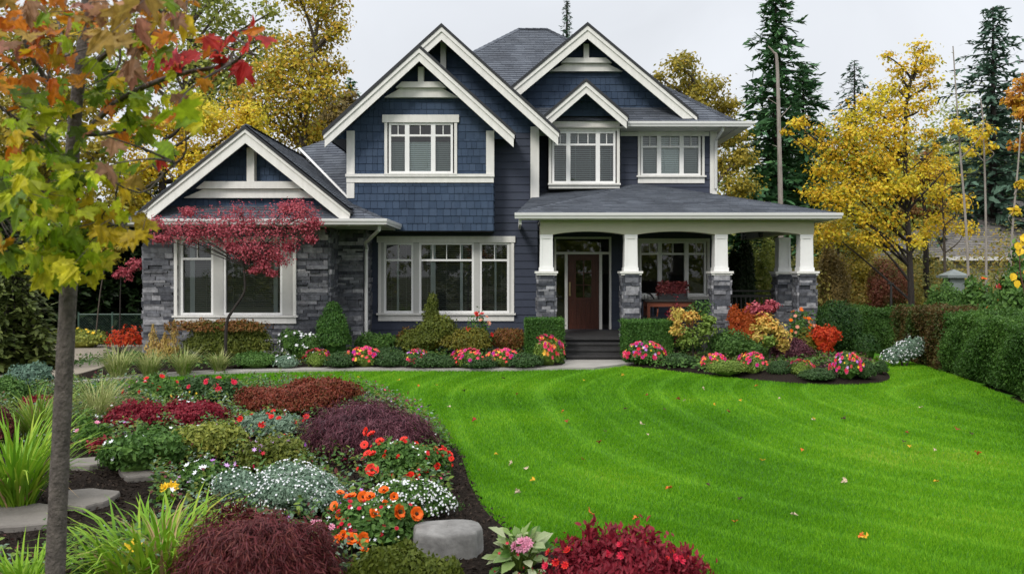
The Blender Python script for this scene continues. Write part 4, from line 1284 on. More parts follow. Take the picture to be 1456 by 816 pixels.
mb.obj('new_growth', M['copper_leaf'], t, local=True)
bush('flowering_shrub', 'green shrub dotted with white flowers beside the cone shaped evergreen', 'shrub', (394, 462, 468, 516), 'mid_leaf', .06, .8, deep=.5, nblob=4, flowers=[dict(n=70, mat='white_petal', size=.075, top=-.2)])
bush('cone_evergreen', 'dark green cone shaped evergreen against the stone pier', 'evergreen', (446, 500, 430, 515), 'box_leaf', .05, 1.2, upright=1.0, deep=.9, amp=.06,
     blobs=[((0, 0, .30), (.98, 1, .34)), ((0, 0, .52), (.82, .82, .34)), ((0, 0, .74), (.50, .5, .27))])
bush('low_mound', 'flat bright green mound at the kerb in front of the bronze shrub', 'shrub', (326, 402, 501, 528), 'mid_leaf', .045, 1.1, deep=.6, amp=.08)
bush('bedding_flowers', 'loose grey-green clump with a few white flowers at the kerb below the white flowered shrub', 'flowers', (388, 424, 505, 528), 'silver_leaf', .05, .7, flowers=[dict(n=14, mat='white_petal', size=.06)])
bush('shrub', 'leafy dark green shrub at the foot of the downspout', 'shrub', (498, 566, 470, 508), 'mid_leaf', .07, .9, deep=.6, nblob=5, upright=.3)
bush('shrub', 'low juniper like green shrub behind the pink bedding flowers, left of the olive shrub', 'shrub', (520, 580, 492, 514), 'bluegreen_leaf', .05, .9, deep=.6, nblob=3)
bush('bronze_shrub', 'bronze tipped shrub just left of the large olive shrub under the triple window', 'shrub', (556, 610, 462, 505), 'copper_leaf', .055, .9, deep=.6, nblob=3)
bush('spreading_shrub', 'large olive green spreading shrub slanting up under the triple window', 'shrub', (562, 655, 450, 510), 'olive_leaf', .06, 1.0, deep=.6, upright=.5,
     blobs=[((-.35, 0, .30), (.62, .8, .36)), ((.10, 0, .45), (.62, .9, .42)), ((.42, .1, .62), (.48, .8, .40))])
bush('column_evergreen', 'narrow yellow-green column evergreen in front of the triple window', 'evergreen', (596, 634, 420, 507), 'olive_leaf', .05, 1.0, upright=1.0, deep=.9, back=1.0,
     blobs=[((0, 0, .30), (1.0, 1, .34)), ((-.1, 0, .62), (.62, .62, .30)), ((0, 0, .82), (.42, .42, .20))])
bush('spreading_shrub', 'tawny green drooping mound right of the large olive shrub', 'shrub', (624, 708, 460, 512), 'gold_leaf', .06, 1.0, deep=.6, hang=.7, nblob=3)
bush('rose_bush', 'thin rose bush with red and pink blooms under the right pane of the triple window', 'rose bush', (662, 700, 446, 509), 'mid_leaf', .06, .35, amp=.4, deep=.6, inner=0, upright=.3, back=.6,
     flowers=[dict(n=7, mat='red_petal', size=.13, shape='pom', each=True), dict(n=4, mat='peach_petal', size=.12, shape='pom', each=True)])
bush('copper_hedge', 'clipped copper and orange barberry beside the box hedge left of the steps', 'shrub', (696, 752, 468, 506), 'copper_leaf', .055, 1.1, deep=.7, amp=.06, low=-.5,
     blobs=[((0, 0, .5), (1.0, 1, .55)), ((-.4, 0, .55), (.55, .8, .45)), ((.4, 0, .55), (.55, .8, .45))])

def clipped(name, label, cat, px0, px1, pyt, Y0, dy, mat, leaf=.04, z0=None, n=None, group=None, wob=.02):
    """square-cut evergreen block"""
    x0, x1 = X(px0, Y0), X(px1, Y0); zg = float(gz((x0 + x1) / 2, Y0)); h = Z(pyt, Y0) - zg
    xc = (x0 + x1) / 2; w = (x1 - x0) / 2
    t = thing(name, label, cat, (xc, Y0 + dy / 2, zg), group)
    mb = MB(); mb.box(-w + .05, w - .05, -dy / 2 + .05, dy / 2 - .05, .0, h - .05)
    fac = [((-w, -dy / 2, 0), (2 * w, 0, 0), (0, 0, h), (0, -1, 0)), ((-w, dy / 2, 0), (2 * w, 0, 0), (0, 0, h), (0, 1, 0)), ((-w, -dy / 2, h), (2 * w, 0, 0), (0, dy, 0), (0, 0, 1)),
           ((-w, -dy / 2, 0), (0, dy, 0), (0, 0, h), (-1, 0, 0)), ((w, -dy / 2, 0), (0, dy, 0), (0, 0, h), (1, 0, 0))]
    for o_, a, b, nn in fac:
        A_ = np.linalg.norm(a) * np.linalg.norm(b); k = int(min(14000, 3.6 * A_ / (leaf * leaf * .4)))
        u = rng.random(k)[:, None]; v = rng.random(k)[:, None]
        p = np.asarray(o_) + u * np.asarray(a) + v * np.asarray(b) + rng.normal(0, wob, (k, 3)) - np.asarray(nn) * .02
        ax = rng.normal(0, 1, (k, 3)); ax[:, 2] += .8
        leaves(mb, p, np.asarray(nn) + rng.normal(0, .55, (k, 3)), leaf * rng.uniform(.7, 1.3, k), 'diamond', ax)
    mb.obj('foliage', M[mat], t, local=True)
    s = MB(); s.tube([(0, 0, -.05), (0, 0, h * .6)], .03, 6); s.obj('stem', M['darkbark'], t, local=True)
    return t
clipped('box_hedge', 'square clipped box hedge just left of the porch steps', 'hedge', 748, 801, 455, 19.2, .8, 'box_leaf')
clipped('box_hedge', 'square clipped box hedge just right of the porch steps', 'hedge', 890, 957, 458, 19.1, .9, 'box_leaf')

# front row: blue-green cushions and bedding flowers, copied
def copies(proto, specs):
    """specs: (px0, px1, pyt, pyb, label); the first one is the model"""
    r0 = None
    for b in specs:
        (x, y, z), rx, ry, h = place(*b[:4], .7, .6)
        if r0 is None: r0 = (rx, h); t = proto(b); continue
        dup(t, (x, y, z), rng.uniform(0, 6.28) if abs(rx / r0[0] - 1) < .4 else 0, (rx / r0[0], rx / r0[0], h / r0[1]), b[4])
copies(lambda b: bush('cushion_plant', b[4], 'shrub', b[:4], 'bluegreen_leaf', .035, 1.3, deep=.8, amp=.07, group='clipped cushion plants along the bed edges', low=-.3), [
    (612, 656, 505, 527, 'small blue-green cushion fronting the tawny drooping mound'),
    (458, 514, 500, 527, 'blue-green cushion at the kerb below the cone shaped evergreen'),
    (524, 580, 499, 526, 'blue-green cushion at the kerb below the dark shrub by the downspout'),
    (572, 640, 502, 527, 'broad blue-green cushion at the kerb below the large olive shrub'),
    (654, 708, 506, 528, 'blue-green cushion at the kerb below the rose bush'),
    (716, 774, 502, 527, 'blue-green cushion at the kerb in front of the copper barberry'),
    (942, 990, 502, 526, 'blue-green cushion right of the steps, between pink flowers and a red-flowered clump'),
    (1090, 1128, 512, 538, 'blue-green cushion at the lawn edge below the dark burgundy shrub'),
    (1132, 1192, 524, 545, 'wide blue-green cushion at the lawn edge below the red burning bush'),
    (1210, 1246, 512, 543, 'rounded green cushion near the right tip of the bed, beside the last pink flowers'),
    (1244, 1262, 512, 535, 'small dark cushion at the very tip of the right bed')])
fl = [dict(n=46, mat='pinkyellow_mix', size=.085, top=.0, rise=.05), dict(n=20, mat='pink_mix', size=.10, shape='pom', top=.1, name='pink_blossoms', rise=.06)]
copies(lambda b: bush('bedding_flowers', b[4], 'flowers', b[:4], 'lime_leaf', .055, .8, deep=.8, amp=.2, flowers=fl, group='bedding flowers along the bed edges', stem=False), [
    (494, 542, 498, 526, 'pink, red and yellow bedding flowers below the foot of the downspout'),
    (432, 470, 500, 526, 'pink and yellow bedding flowers below the white flowered shrub'),
    (640, 690, 500, 527, 'red and orange bedding flowers in front of the tawny drooping mound'),
    (694, 738, 500, 526, 'crimson and yellow bedding flowers in front of the copper barberry'),
    (752, 804, 484, 524, 'tall rounded clump of pink and orange flowers by the left side of the steps'),
    (1000, 1034, 506, 530, 'pink and yellow bedding flowers in front of the round green dome'),
    (1048, 1090, 506, 536, 'red bedding flowers right of the speckled mound'),
    (1122, 1156, 515, 540, 'pink and yellow bedding flowers in front of the dark burgundy shrub')])
copies(lambda b: bush('bedding_flowers', b[4], 'flowers', b[:4], 'mid_leaf', .055, .9, deep=.8, amp=.2, flowers=[dict(n=40, mat='pink_mix', size=.10, top=-.1, shape='pom'), dict(n=14, mat='mauve_petal', size=.08, name='violet_blossoms'), dict(n=12, mat='yellow_petal', size=.06, name='yellow_blossoms')], group='bedding flowers along the bed edges', stem=False), [
    (890, 944, 488, 522, 'pink and violet bedding flowers at the right foot of the porch steps'),
    (573, 612, 498, 526, 'magenta and red bedding flowers below the left end of the large olive shrub'),
    (1182, 1226, 504, 544, 'pink and orange bedding flowers below the tall dark yew'),
    (640, 668, 508, 526, 'violet bedding flowers squeezed between two cushions at the kerb')])
bush('speckled_mound', 'yellow-green speckled mound at the lawn edge in front of the round green dome', 'shrub', (1004, 1066, 512, 538), 'lime_leaf', .04, 1.0, deep=.6, amp=.1)

# ---------------------------------------------------------------- right bed
bush('dome_shrub', 'rounded bright green dome at the foot of the middle porch column', 'shrub', (1000, 1090, 470, 520), 'mid_leaf', .065, 1.1, deep=.6, amp=.08,
     blobs=[((-.15, 0, .42), (.72, .9, .58)), ((.50, 0, .28), (.52, .8, .40))])
def standard(name, label, cat, px0, px1, pyt, pyb, Y, mat, leaf, blobs, trunk, n=2600, mat2=None, bark='darkbark', shape='diamond', spreadc=.20):
    """small tree on a thin stem: blobs in photo pixels (px, py, radius px, depth offset)"""
    s = Y / F; x0 = X(trunk[0][0], Y); z0 = float(gz(x0, Y))
    t = thing(name, label, cat, (x0, Y, z0))
    def L(px, py, dy=0): return np.array([X(px, Y) - x0, dy, Z(py, Y) - z0])
    tr = MB()
    pts = [L(*p) for p in trunk]; pts[0] = np.array([0, 0, -.05])
    w = max(.016, .0011 * n ** .35)
    tr.tube(spline(pts, 4), np.linspace(w * 1.3, w * .6, (len(pts) - 1) * 4 + 1), 7)
    groups = {}
    for b in blobs:
        px, py, r = b[:3]; dy = b[3] if len(b) > 3 else 0; mt = b[4] if len(b) > 4 else mat
        c = L(px, py, dy); r = r * s
        tr.tube(spline([pts[-1], (pts[-1] + c) / 2 + [0, 0, .05], c], 3), np.linspace(w * .45, w * .2, 7), 5)
        k = max(6, int(n / len(blobs) / 16)); cl_ = c + unit(rng.normal(size=(k, 3))) * (r * rng.random(k) ** .5)[:, None] * [1, 1, .8]
        for q in cl_[:14]: tr.tube([c, q], [w * .2, w * .1], 4, cap=False)
        pos = np.repeat(cl_, 16, 0) + rng.normal(0, r * spreadc, (k * 16, 3)) * [1.25, 1.25, .6]
        nn = unit(pos - c) + rng.normal(0, .6, pos.shape) + [0, 0, .5]
        ax = rng.normal(0, 1, pos.shape) - [0, 0, .5]
        leaves(groups.setdefault(mt, MB()), pos, nn, leaf * rng.uniform(.6, 1.3, len(pos)), shape, ax)
    tr.obj('trunk', M[bark], t, local=True)
    for mt, g in groups.items(): g.obj('crown', M[mt], t, local=True)
    return t
standard('small_tree', 'small tree with cream-pink leaves left and lime green leaves right, by the porch table', 'tree', 950, 1015, 430, 510, 18.9, 'lime_leaf', .075,
         [(968, 448, 15, 0, 'yelloworange_leaf'), (985, 452, 13, .2, 'yelloworange_leaf'), (962, 468, 10, 0, 'yelloworange_leaf'), (985, 474, 20), (1003, 468, 16), (975, 484, 14), (998, 440, 16, .3, 'mid_leaf'), (1008, 456, 10)], [(986, 512), (985, 490), (984, 470)], n=2600)
bush('shrub', 'rounded dark green shrub beneath the cream and lime small tree', 'shrub', (950, 1000, 466, 512), 'yew_leaf', .05, 1.1, deep=.7, nblob=3)
bush('barberry', 'thin dark red shrub standing before the porch table, left of the cream and lime tree', 'shrub', (942, 972, 432, 513), 'crimson_leaf', .06, .3, deep=.6, amp=.3, inner=0, back=.3)
bush('orange_shrub', 'large rust orange shrub against the porch, between the middle and end columns', 'shrub', (1034, 1090, 426, 514), 'orange_leaf', .055, 1.0, deep=.5, amp=.2, nblob=4, back=.3)
standard('small_tree', 'small yellow and orange tree topped with pink, in front of the rust orange shrub', 'tree', 1070, 1125, 428, 505, 18.2, 'yelloworange_leaf', .08,
         [(1080, 440, 10, .2, 'redmaple_leaf'), (1100, 436, 11, .2, 'redmaple_leaf'), (1085, 456, 14), (1098, 466, 14), (1082, 474, 13), (1110, 476, 13), (1112, 490, 9), (1090, 484, 10, -.1, 'lime_leaf')], [(1095, 515), (1094, 495), (1094, 470)], n=2600)
bush('burgundy_shrub', 'low dark burgundy shrub below the yellow and orange small tree', 'shrub', (1086, 1160, 478, 520), 'plum_leaf', .05, .9, deep=.6, nblob=5)
bush('rose_bush', 'thin orange rose bush in front of the end porch column', 'rose bush', (1116, 1160, 440, 514), 'mid_leaf', .06, .5, amp=.4, deep=.6, inner=.5, back=.4,
     flowers=[dict(n=12, mat='orange_petal', size=.10, shape='pom', each=True), dict(n=8, mat='peach_petal', size=.10, shape='pom', each=True)])
bush('shrub', 'tawny shrub at the foot of the end porch column', 'shrub', (1128, 1160, 468, 515), 'gold_leaf', .055, .9, deep=.8, nblob=2)
(x, y, z), rx, ry, h = place(1124, 1152, 482, 512)
t = thing('pink_spires', 'leaning pink flower spike between the burgundy shrub and the red burning bush', 'flowers', (x, y, z))
mb = MB(); n = 420; u = rng.random(n)
p = np.c_[-.16 + .34 * u, np.zeros(n), .55 - .42 * u] + rng.normal(0, .05, (n, 3)); p[:, 2] = np.maximum(p[:, 2], .03)
leaves(mb, p, rng.normal(0, 1, (n, 3)) + [0, -1, .5], .06, 'flower'); mb.obj('blossoms', M['crimson_petal'], t, local=True)
mb = MB(); blades(mb, 50, .1, (.2, .5), .03); mb.obj('blade_leaves', M['mid_leaf'], t, local=True)
bush('burning_bush', 'bright red vase shaped burning bush in front of the tall dark yew', 'shrub', (1150, 1196, 464, 516), 'flame_leaf', .06, 1.0, deep=.7, amp=.25, upright=.6, freq=5,
     blobs=[((0, 0, .35), (.45, .5, .35)), ((-.3, 0, .66), (.55, .7, .32)), ((.32, 0, .62), (.60, .7, .34))])
bush('tall_yew', 'tall dark green yew block standing beside the end porch column', 'evergreen', (1160, 1228, 431, 514), 'yew_leaf', .05, 1.1, deep=1.0, upright=.8, amp=.06, low=-.8, back=1.0,
     blobs=[((-.4, 0, .52), (.58, .8, .50)), ((.1, .1, .52), (.55, .8, .50)), ((.55, 0, .45), (.42, .6, .47))])
bush('cone_evergreen', 'small dark cone evergreen at the right side of the tall yew', 'evergreen', (1214, 1252, 476, 515), 'yew_leaf', .045, 1.1, upright=.8, amp=.08, back=.8)

# ---------------------------------------------------------------- porch furniture
PY = 21.5
t = thing('porch_table', 'red-brown timber porch table with a dark top behind the box hedge', 'table', (X(950, PY), PY, PF))
mb = MB(); mb.box(-.62, .62, -.35, .35, .80, .85); mb.obj('table_top', M['rail'], t, local=True)
mb = MB(); mb.box(-.56, .56, -.30, .30, .68, .797); mb.obj('apron', M['redwood'], t, local=True)
for sx in (-.52, .52):
    for sy in (-.27, .27):
        mb = MB(); mb.box(sx - .035, sx + .035, sy - .035, sy + .035, 0, .678); mb.obj('leg', M['redwood'], t, local=True)
t = thing('planter', 'dense burgundy foliage plant in a dark trough on the porch table', 'planter', (X(956, PY), PY, PF + .852))
mb = MB(); mb.box(-.34, .34, -.15, .15, 0, .14); mb.obj('trough', M['iron'], t, local=True)
mb = MB(); n = 1500; p = np.c_[rng.uniform(-.36, .36, n), rng.uniform(-.17, .17, n), rng.uniform(.10, .42, n)]
leaves(mb, p, rng.normal(0, 1, (n, 3)), .06, 'diamond'); mb.box(-.30, .30, -.11, .11, .12, .36); mb.obj('foliage', M['wine_leaf'], t, local=True)
t = thing('porch_chair', 'dark porch chair with a curved back at the left end of the table', 'chair', (X(919, PY), PY, PF))
mb = MB(); mb.box(-.25, .25, -.25, .25, .40, .45); mb.obj('seat', M['iron'], t, local=True)
mb = MB(); mb.tube(spline([(-.25, .22, .45), (-.24, .27, .80), (-.12, .29, .98), (.12, .29, .98), (.24, .27, .80), (.25, .22, .45)], 4), .022, 7)
for i in range(5): q = -.16 + .08 * i; mb.tube([(q, .23, .45), (q, .285, .95)], .009, 5)
mb.obj('backrest', M['iron'], t, local=True)
for sx in (-.22, .22):
    for sy in (-.22, .22):
        mb = MB(); mb.tube([(sx, sy, 0), (sx, sy, .40)], .018, 6); mb.obj('leg', M['iron'], t, local=True)
    mb = MB(); mb.tube(spline([(sx, -.22, .42), (sx * 1.1, -.24, .62), (sx * 1.1, 0, .66), (sx * 1.1, .26, .64)], 3), .018, 6); mb.obj('armrest', M['redwood'], t, local=True)
t = thing('pendant_lantern', 'small dark lantern hanging from the porch ceiling near the end column', 'lantern', (X(1082, 22.0), 22.0, 3.46))
mb = MB(); mb.tube([(0, 0, 0), (0, 0, -.16)], .008, 5); mb.obj('rod', M['iron'], t, local=True)
mb = MB(); mb.lathe([(.0, -.15), (.06, -.18), (.07, -.20), (.055, -.34), (.0, -.36)], sides=8); mb.obj('lantern_body', M['iron'], t, local=True)

# ---------------------------------------------------------------- Japanese maple in front of the wing
standard('japanese_maple', 'red Japanese maple with a bent thin trunk in front of the wing window', 'tree', 210, 455, 285, 470, 18.8, 'redmaple_leaf', .052,
         [(258, 322, 24), (236, 332, 18, .2), (290, 318, 26), (325, 314, 28), (360, 318, 32, .2), (395, 312, 30), (425, 308, 24), (438, 322, 18), (372, 342, 30), (345, 338, 24, -.2), (402, 338, 28), (378, 364, 22), (355, 360, 18, -.2), (395, 366, 16), (310, 336, 18, .3), (300, 330, 22), (342, 306, 22), (418, 294, 14), (432, 300, 16), (375, 376, 12), (222, 318, 13), (275, 336, 15), (440, 340, 9), (412, 352, 10), (330, 352, 10), (385, 388, 8), (362, 384, 8), (268, 300, 10), (405, 296, 10), (448, 316, 8), (226, 340, 8)],
         [(321, 492), (322, 462), (332, 440), (347, 416), (348, 395), (346, 378)], n=12000, spreadc=.28)

# ---------------------------------------------------------------- hedges on the right
def hedge(name, label, path, w, h, mat, leaf=.05, mat2=None, group=None, zf=None, top_var=.03, dens=3.2):
    path = [np.asarray(p, float) for p in path]
    c = path[len(path) // 2]; z0 = float(gz(*c))
    t = thing(name, label, 'hedge', (c[0], c[1], z0), group)
    g = {}
    for i in range(len(path) - 1):
        a, b = path[i], path[i + 1]; d = b - a; L = np.linalg.norm(d); d /= L; s = np.array([d[1], -d[0]])
        za, zb = float(gz(*a)) - z0, float(gz(*b)) - z0
        ha = h + (zf(a) if zf else 0); hb = h + (zf(b) if zf else 0)
        mb = g.setdefault(mat, MB())
        q = .15
        v = []
        for (pt, zz, hh) in ((a, za, ha), (b, zb, hb)):
            for sg in (-1, 1):
                o2 = pt - c + s * sg * (w / 2 - q)
                v += [(o2[0], o2[1], zz - .05), (o2[0], o2[1], zz + hh - q)]
        mb.add(v, [(0, 1, 3, 2), (4, 6, 7, 5), (0, 4, 5, 1), (2, 3, 7, 6), (1, 5, 7, 3)])
        for f in ('l', 'r', 't', 'e0', 'e1'):
            A_ = L * (h if f in 'lr' else w) if f in ('l', 'r', 't') else w * h
            if f[0] == 'e' and i != (0 if f == 'e0' else len(path) - 2): continue
            k = int(dens * A_ / (leaf * leaf * .4)); k = min(k, 30000)
            u = rng.random(k); vv = rng.random(k)
            if f[0] == 'e': u = np.zeros(k) if f == 'e0' else np.ones(k)
            zz = za + (zb - za) * u; hh = ha + (hb - ha) * u
            ctr = (a - c)[None] + u[:, None] * (b - a)[None]
            if f in 'lr':
                sg = -1 if f == 'l' else 1
                bulge = w / 2 * (1 - .10 * (2 * vv - 1) ** 4)
                xy = ctr + s * (sg * bulge)[:, None]; z = zz + vv * hh; nn = np.r_[s * sg, .15]
            elif f == 't':
                xy = ctr + s * ((vv - .5) * w)[:, None]; z = zz + hh + 0 * vv; nn = np.array([0, 0, 1.])
            else:
                xy = ctr + s * ((vv - .5) * w)[:, None]; z = zz + rng.random(k) * hh; nn = np.r_[d * (-1 if f == 'e0' else 1), .1]
            lum = .05 * np.sin(xy[:, 0] * 5.1 + z * 4) + .05 * np.sin(xy[:, 1] * 4.3 + z * 6.0 + 1)
            p = np.c_[xy, z] + nn * (lum[:, None] - .03) + rng.normal(0, top_var, (k, 3))
            ax = rng.normal(0, 1, (k, 3)); ax[:, 2] += .5
            leaves(mb, p, nn + rng.normal(0, .6, (k, 3)), leaf * rng.uniform(.6, 1.3, k), 'diamond', ax)
    for mt, mb in g.items(): mb.obj('foliage', M[mt], t, local=True)
    for i in range(len(path) - 1):
        for u in np.linspace(.1, .9, max(2, int(np.linalg.norm(path[i + 1] - path[i]) / .8))):
            p = path[i] + (path[i + 1] - path[i]) * u; zz = float(gz(*p)) - z0
            s = MB(); s.tube([(p[0] - c[0], p[1] - c[1], zz - .05), (p[0] - c[0] + .05, p[1] - c[1], zz + h * .7)], .03, 5); s.obj('trunk', M['darkbark'], t, local=True)
    return t
LM('hedge_leaf', [(0.031, 0.077, 0.014), (0.049, 0.119, 0.020), (0.077, 0.168, 0.028), (0.112, 0.210, 0.039)], patch=.5)
LM('russet_hedge', [(.035, .07, .014), (.06, .10, .018), (.12, .06, .022), (.075, .085, .02), (.05, .09, .018)], patch=.65, pscale=1.2)
off = lambda p, d=.55: (p[0] + d, p[1])
hedge('clipped_hedge', 'long clipped green hedge along the right edge of the lawn', [(7.4, 7.6), (7.7, 9.4), (8.3, 13.2), (8.62, 15.2), (8.95, 17.2)], 1.1, 1.14, 'hedge_leaf', .05, zf=lambda p: -.10 * float(smooth(16, 13, p[1])) - .28 * float(smooth(14, 9, p[1])))
hedge('clipped_hedge', 'russet tinged clipped hedge between the long green hedge and the yew', [(9.0, 17.4), (9.3, 19.0), (9.5, 20.6)], 1.15, 1.16, 'russet_hedge', .055)
hedge('clipped_hedge', 'dark clipped hedge running behind the yew and below the yellow tree', [(11.5, 22.6), (9.4, 22.7), (7.7, 22.4)], .9, 1.05, 'hedge_leaf', .055)
bush('white_flowers', 'mass of tiny white flowers spilling beneath the russet hedge', 'flowers', (1254, 1316, 480, 522), 'silver_leaf', .05, .8, deep=.5, flowers=[dict(n=220, mat='white_petal', size=.035, top=-.4, shape='star')], nblob=3, amp=.3, blobs=[((-.5, 0, .25), (.5, .8, .32)), ((.0, .1, .42), (.5, .8, .42)), ((.5, .2, .55), (.5, .8, .48))])
# ---------------------------------------------------------------- trees behind the house and beyond the hedge
def crown_tree(name, label, trunk, blobs, Y, mat, leaf=.20, n=9000, mat2=None, bark='bark', w=.16, group=None, cat='tree', dens=12, spread=.30, gap=.0, twigs=6, shape='diamond', depth=1.0, aspect=1.15, rise=.45):
    """deciduous tree; trunk = photo pixels from the foot up, blobs = (px, py, radius px[, depth m[, material]])"""
    s = Y / F; x0 = X(trunk[0][0], Y); z0 = float(gz(x0, Y))
    t = thing(name, label, cat, (x0, Y, z0), group)
    L = lambda px, py, dy=0.: np.array([X(px, Y) - x0, dy, Z(py, Y) - z0])
    tp = [L(*p) for p in trunk]; tp[0][2] = -.1
    tps = np.array(spline(tp, 5))
    tr = MB(); rad = np.linspace(w, w * .35, len(tps)); rad[0] *= 1.3
    tr.tube(tps, rad, 8)
    G_ = {}
    tot = sum(b[2] ** 2 for b in blobs)
    for b in blobs:
        px, py, r = b[:3]; dy = b[3] if len(b) > 3 and b[3] is not None else rng.uniform(-1, 1) * r * s * 1.2 * depth
        mt = b[4] if len(b) > 4 else mat
        c = L(px, py, dy); r = r * s
        below = tps[tps[:, 2] < c[2] - rise * np.hypot(c[0] - np.interp(c[2], tps[:, 2], tps[:, 0]), c[1])]
        q = below[np.argmin(np.linalg.norm(below - c, axis=1))] if len(below) else tps[-1]
        mid = (q + c) / 2 + np.array([0, 0, (-.12 if rise < .5 else .03) * np.linalg.norm(c - q)]) + rng.normal(0, .1, 3)
        tr.tube(spline([q, mid, c], 4), np.linspace(w * .40, w * .12, 9), 6)
        k = max(8, int(n * b[2] ** 2 / tot / dens))
        d = unit(rng.normal(size=(k, 3))); ct = c + d * (r * rng.random(k) ** .45)[:, None] * [1, depth, .85]
        for qq in ct[:twigs]:
            tr.tube([c, (c + qq) / 2 + rng.normal(0, .06 * r, 3), qq], [w * .12, w * .08, w * .04], 4, cap=False)
        pos = np.repeat(ct, dens, 0) + rng.normal(0, 1, (k * dens, 3)) * r * spread * .5 * [1.3, 1.3, .5]
        nn = unit(pos - c) + rng.normal(0, .7, pos.shape) + [0, -.2, .5]
        ax = rng.normal(0, 1, pos.shape) - [0, 0, .6]
        leaves(G_.setdefault(mt, MB()), pos, nn, leaf * rng.uniform(.55, 1.3, len(pos)), shape, ax, aspect=aspect)
    tr.obj('trunk', M[bark], t, local=True)
    for mt, g in G_.items(): g.obj('crown', M[mt], t, local=True)
    return t

def conifer(name, label, x, y, top, R, mat, nb=230, droop=.35, low=.06, spray=.42, dens=26, group=None, lean=0., bark='darkbark', power=.85, ragged=.3, cat='conifer', fill=1.0, width=.34):
    z0 = float(gz(x, y)); h = top - z0
    t = thing(name, label, cat, (x, y, z0), group)
    tr = MB(); tr.tube([(0, 0, -.1), (lean * .5, 0, h * .5), (lean, 0, h)], [.018 * h, .011 * h, .002 * h], 8)
    tr.obj('trunk', M[bark], t, local=True)
    mb = MB(); bt = MB()
    P_, A_, N_, S_ = [], [], [], []
    for i in range(nb):
        f = low + (1 - low) * ((i + rng.random()) / nb) ** 1.0
        l = R * ((1 - f) ** power + .03) * rng.uniform(1 - ragged, 1 + ragged * .5)
        a = i * 2.399 + rng.normal(0, .3)
        dr = np.array([math.cos(a), math.sin(a), 0]); up = .25 - .2 * (1 - f)
        pts = []
        for j in range(6):
            u = j / 5; pts.append(np.array([lean * f, 0, h * f]) + dr * l * u + np.array([0, 0, l * (up * u - droop * u * u)]))
        pts = np.array(pts)
        bt.tube(pts, np.linspace(.012 * l + .012, .004, 6), 4, cap=False)
        m = int(dens * (.4 + l / R) * fill)
        u = rng.random(m) ** .8 * 1.0; k = np.minimum((u * 5).astype(int), 4); fr = (u * 5 - k)[:, None]
        p = pts[k] * (1 - fr) + pts[k + 1] * fr
        sd = np.array([-dr[1], dr[0], 0]); sg = rng.choice([-1, 1], m)[:, None]
        ax = dr[None] * rng.uniform(.5, 1.0, (m, 1)) + sg * sd[None] * rng.uniform(.2, .9, (m, 1)); ax[:, 2] += rng.uniform(-.55, .10, m)
        P_.append(p + rng.normal(0, .03, p.shape)); A_.append(ax); N_.append(np.tile([0, 0, 1.], (m, 1)) + rng.normal(0, .45, (m, 3))); S_.append(spray * rng.uniform(.5, 1.2, m) * (.45 + .55 * (1 - f)))
    leaves(mb, np.concatenate(P_), np.concatenate(N_), np.concatenate(S_), 'spray', np.concatenate(A_), aspect=width / .34)
    mb.obj('foliage', M[mat], t, local=True)
    bt.obj('branches', M[bark], t, local=True)
    return t

# conifers
conifer('spruce', 'tall dark green spruce rising right of the house roof', X(1103, 38), 38, Z(-22, 38), 3.1, 'conifer_dark', 250, .34, .08, .74, 34, power=.62, ragged=.75)
conifer('spruce', 'dark green spruce with low broad boughs just right of the tall spruce', X(1142, 40), 40, Z(95, 40), 2.6, 'conifer_dark', 190, .40, .06, .70, 34, power=.8, ragged=.7)
conifer('fir', 'blue-green fir at the upper right edge of the photo', X(1412, 37), 37, Z(10, 37), 3.0, 'conifer_blue', 190, .20, .20, .66, 26, power=.55, ragged=.8)
conifer('fir', 'dark fir filling the gap below the blue-green fir', X(1425, 41), 41, Z(140, 41), 4.2, 'conifer_dark', 170, .35, .05, .6, 26, ragged=.7)
conifer('fir', 'distant grey-green conifer behind the top of the yellow maple', X(1215, 52), 52, Z(86, 52), 3.4, 'conifer_blue', 150, .5, .1, .6, 22, power=.7, ragged=.5)
conifer('fir', 'tip of a distant fir showing above the house roof', X(806, 60), 60, Z(2, 60), 2.6, 'conifer_blue', 260, .4, .30, .5, 18, power=1.0, ragged=.3)
conifer('fir', 'small blue-green fir top behind the left wing roof', X(214, 29), 29, Z(228, 29), 2.2, 'conifer_blue', 150, .35, .05, .45, 24)
conifer('fir', 'dark fir behind the dull brown tree left of the front gable', X(498, 44), 44, Z(112, 44), 2.6, 'conifer_dark', 150, .4, .15, .6, 24)

# left: autumn trees
crown_tree('autumn_tree', 'tall golden yellow tree left of the front gable', [(432, 470), (428, 300), (436, 160), (448, 60)],
           [(452, 8, 34), (470, 45, 22), (440, 60, 30), (408, 70, 30), (455, 95, 30), (425, 105, 34), (385, 110, 34), (470, 130, 22), (440, 145, 34), (400, 160, 40), (360, 150, 34), (420, 190, 34), (450, 190, 26), (370, 200, 34), (485, 42, 10), (480, 90, 14), (430, 0, 26), (462, -20, 30)], 34, 'yellow_tree', .15, 13000, rise=.7, w=.20, dens=8, spread=.52)
crown_tree('autumn_tree', 'olive green autumn tree behind the top of the foreground maple', [(262, 480), (258, 300), (262, 130), (275, 30)],
           [(250, 20, 46), (300, 40, 40), (330, 20, 34), (360, 50, 30), (230, 80, 46), (290, 95, 44), (335, 90, 34), (190, 40, 40), (170, 110, 44), (250, 140, 46), (310, 150, 40), (345, 130, 28), (140, 60, 38), (110, 140, 44), (280, -20, 44), (340, -20, 24), (385, 20, 22), (390, 60, 18), (365, 85, 24), (330, 120, 26), (380, 110, 22)], 38, 'olivegreen_tree', .19, 10500, w=.22, rise=.7, dens=8, spread=.55)
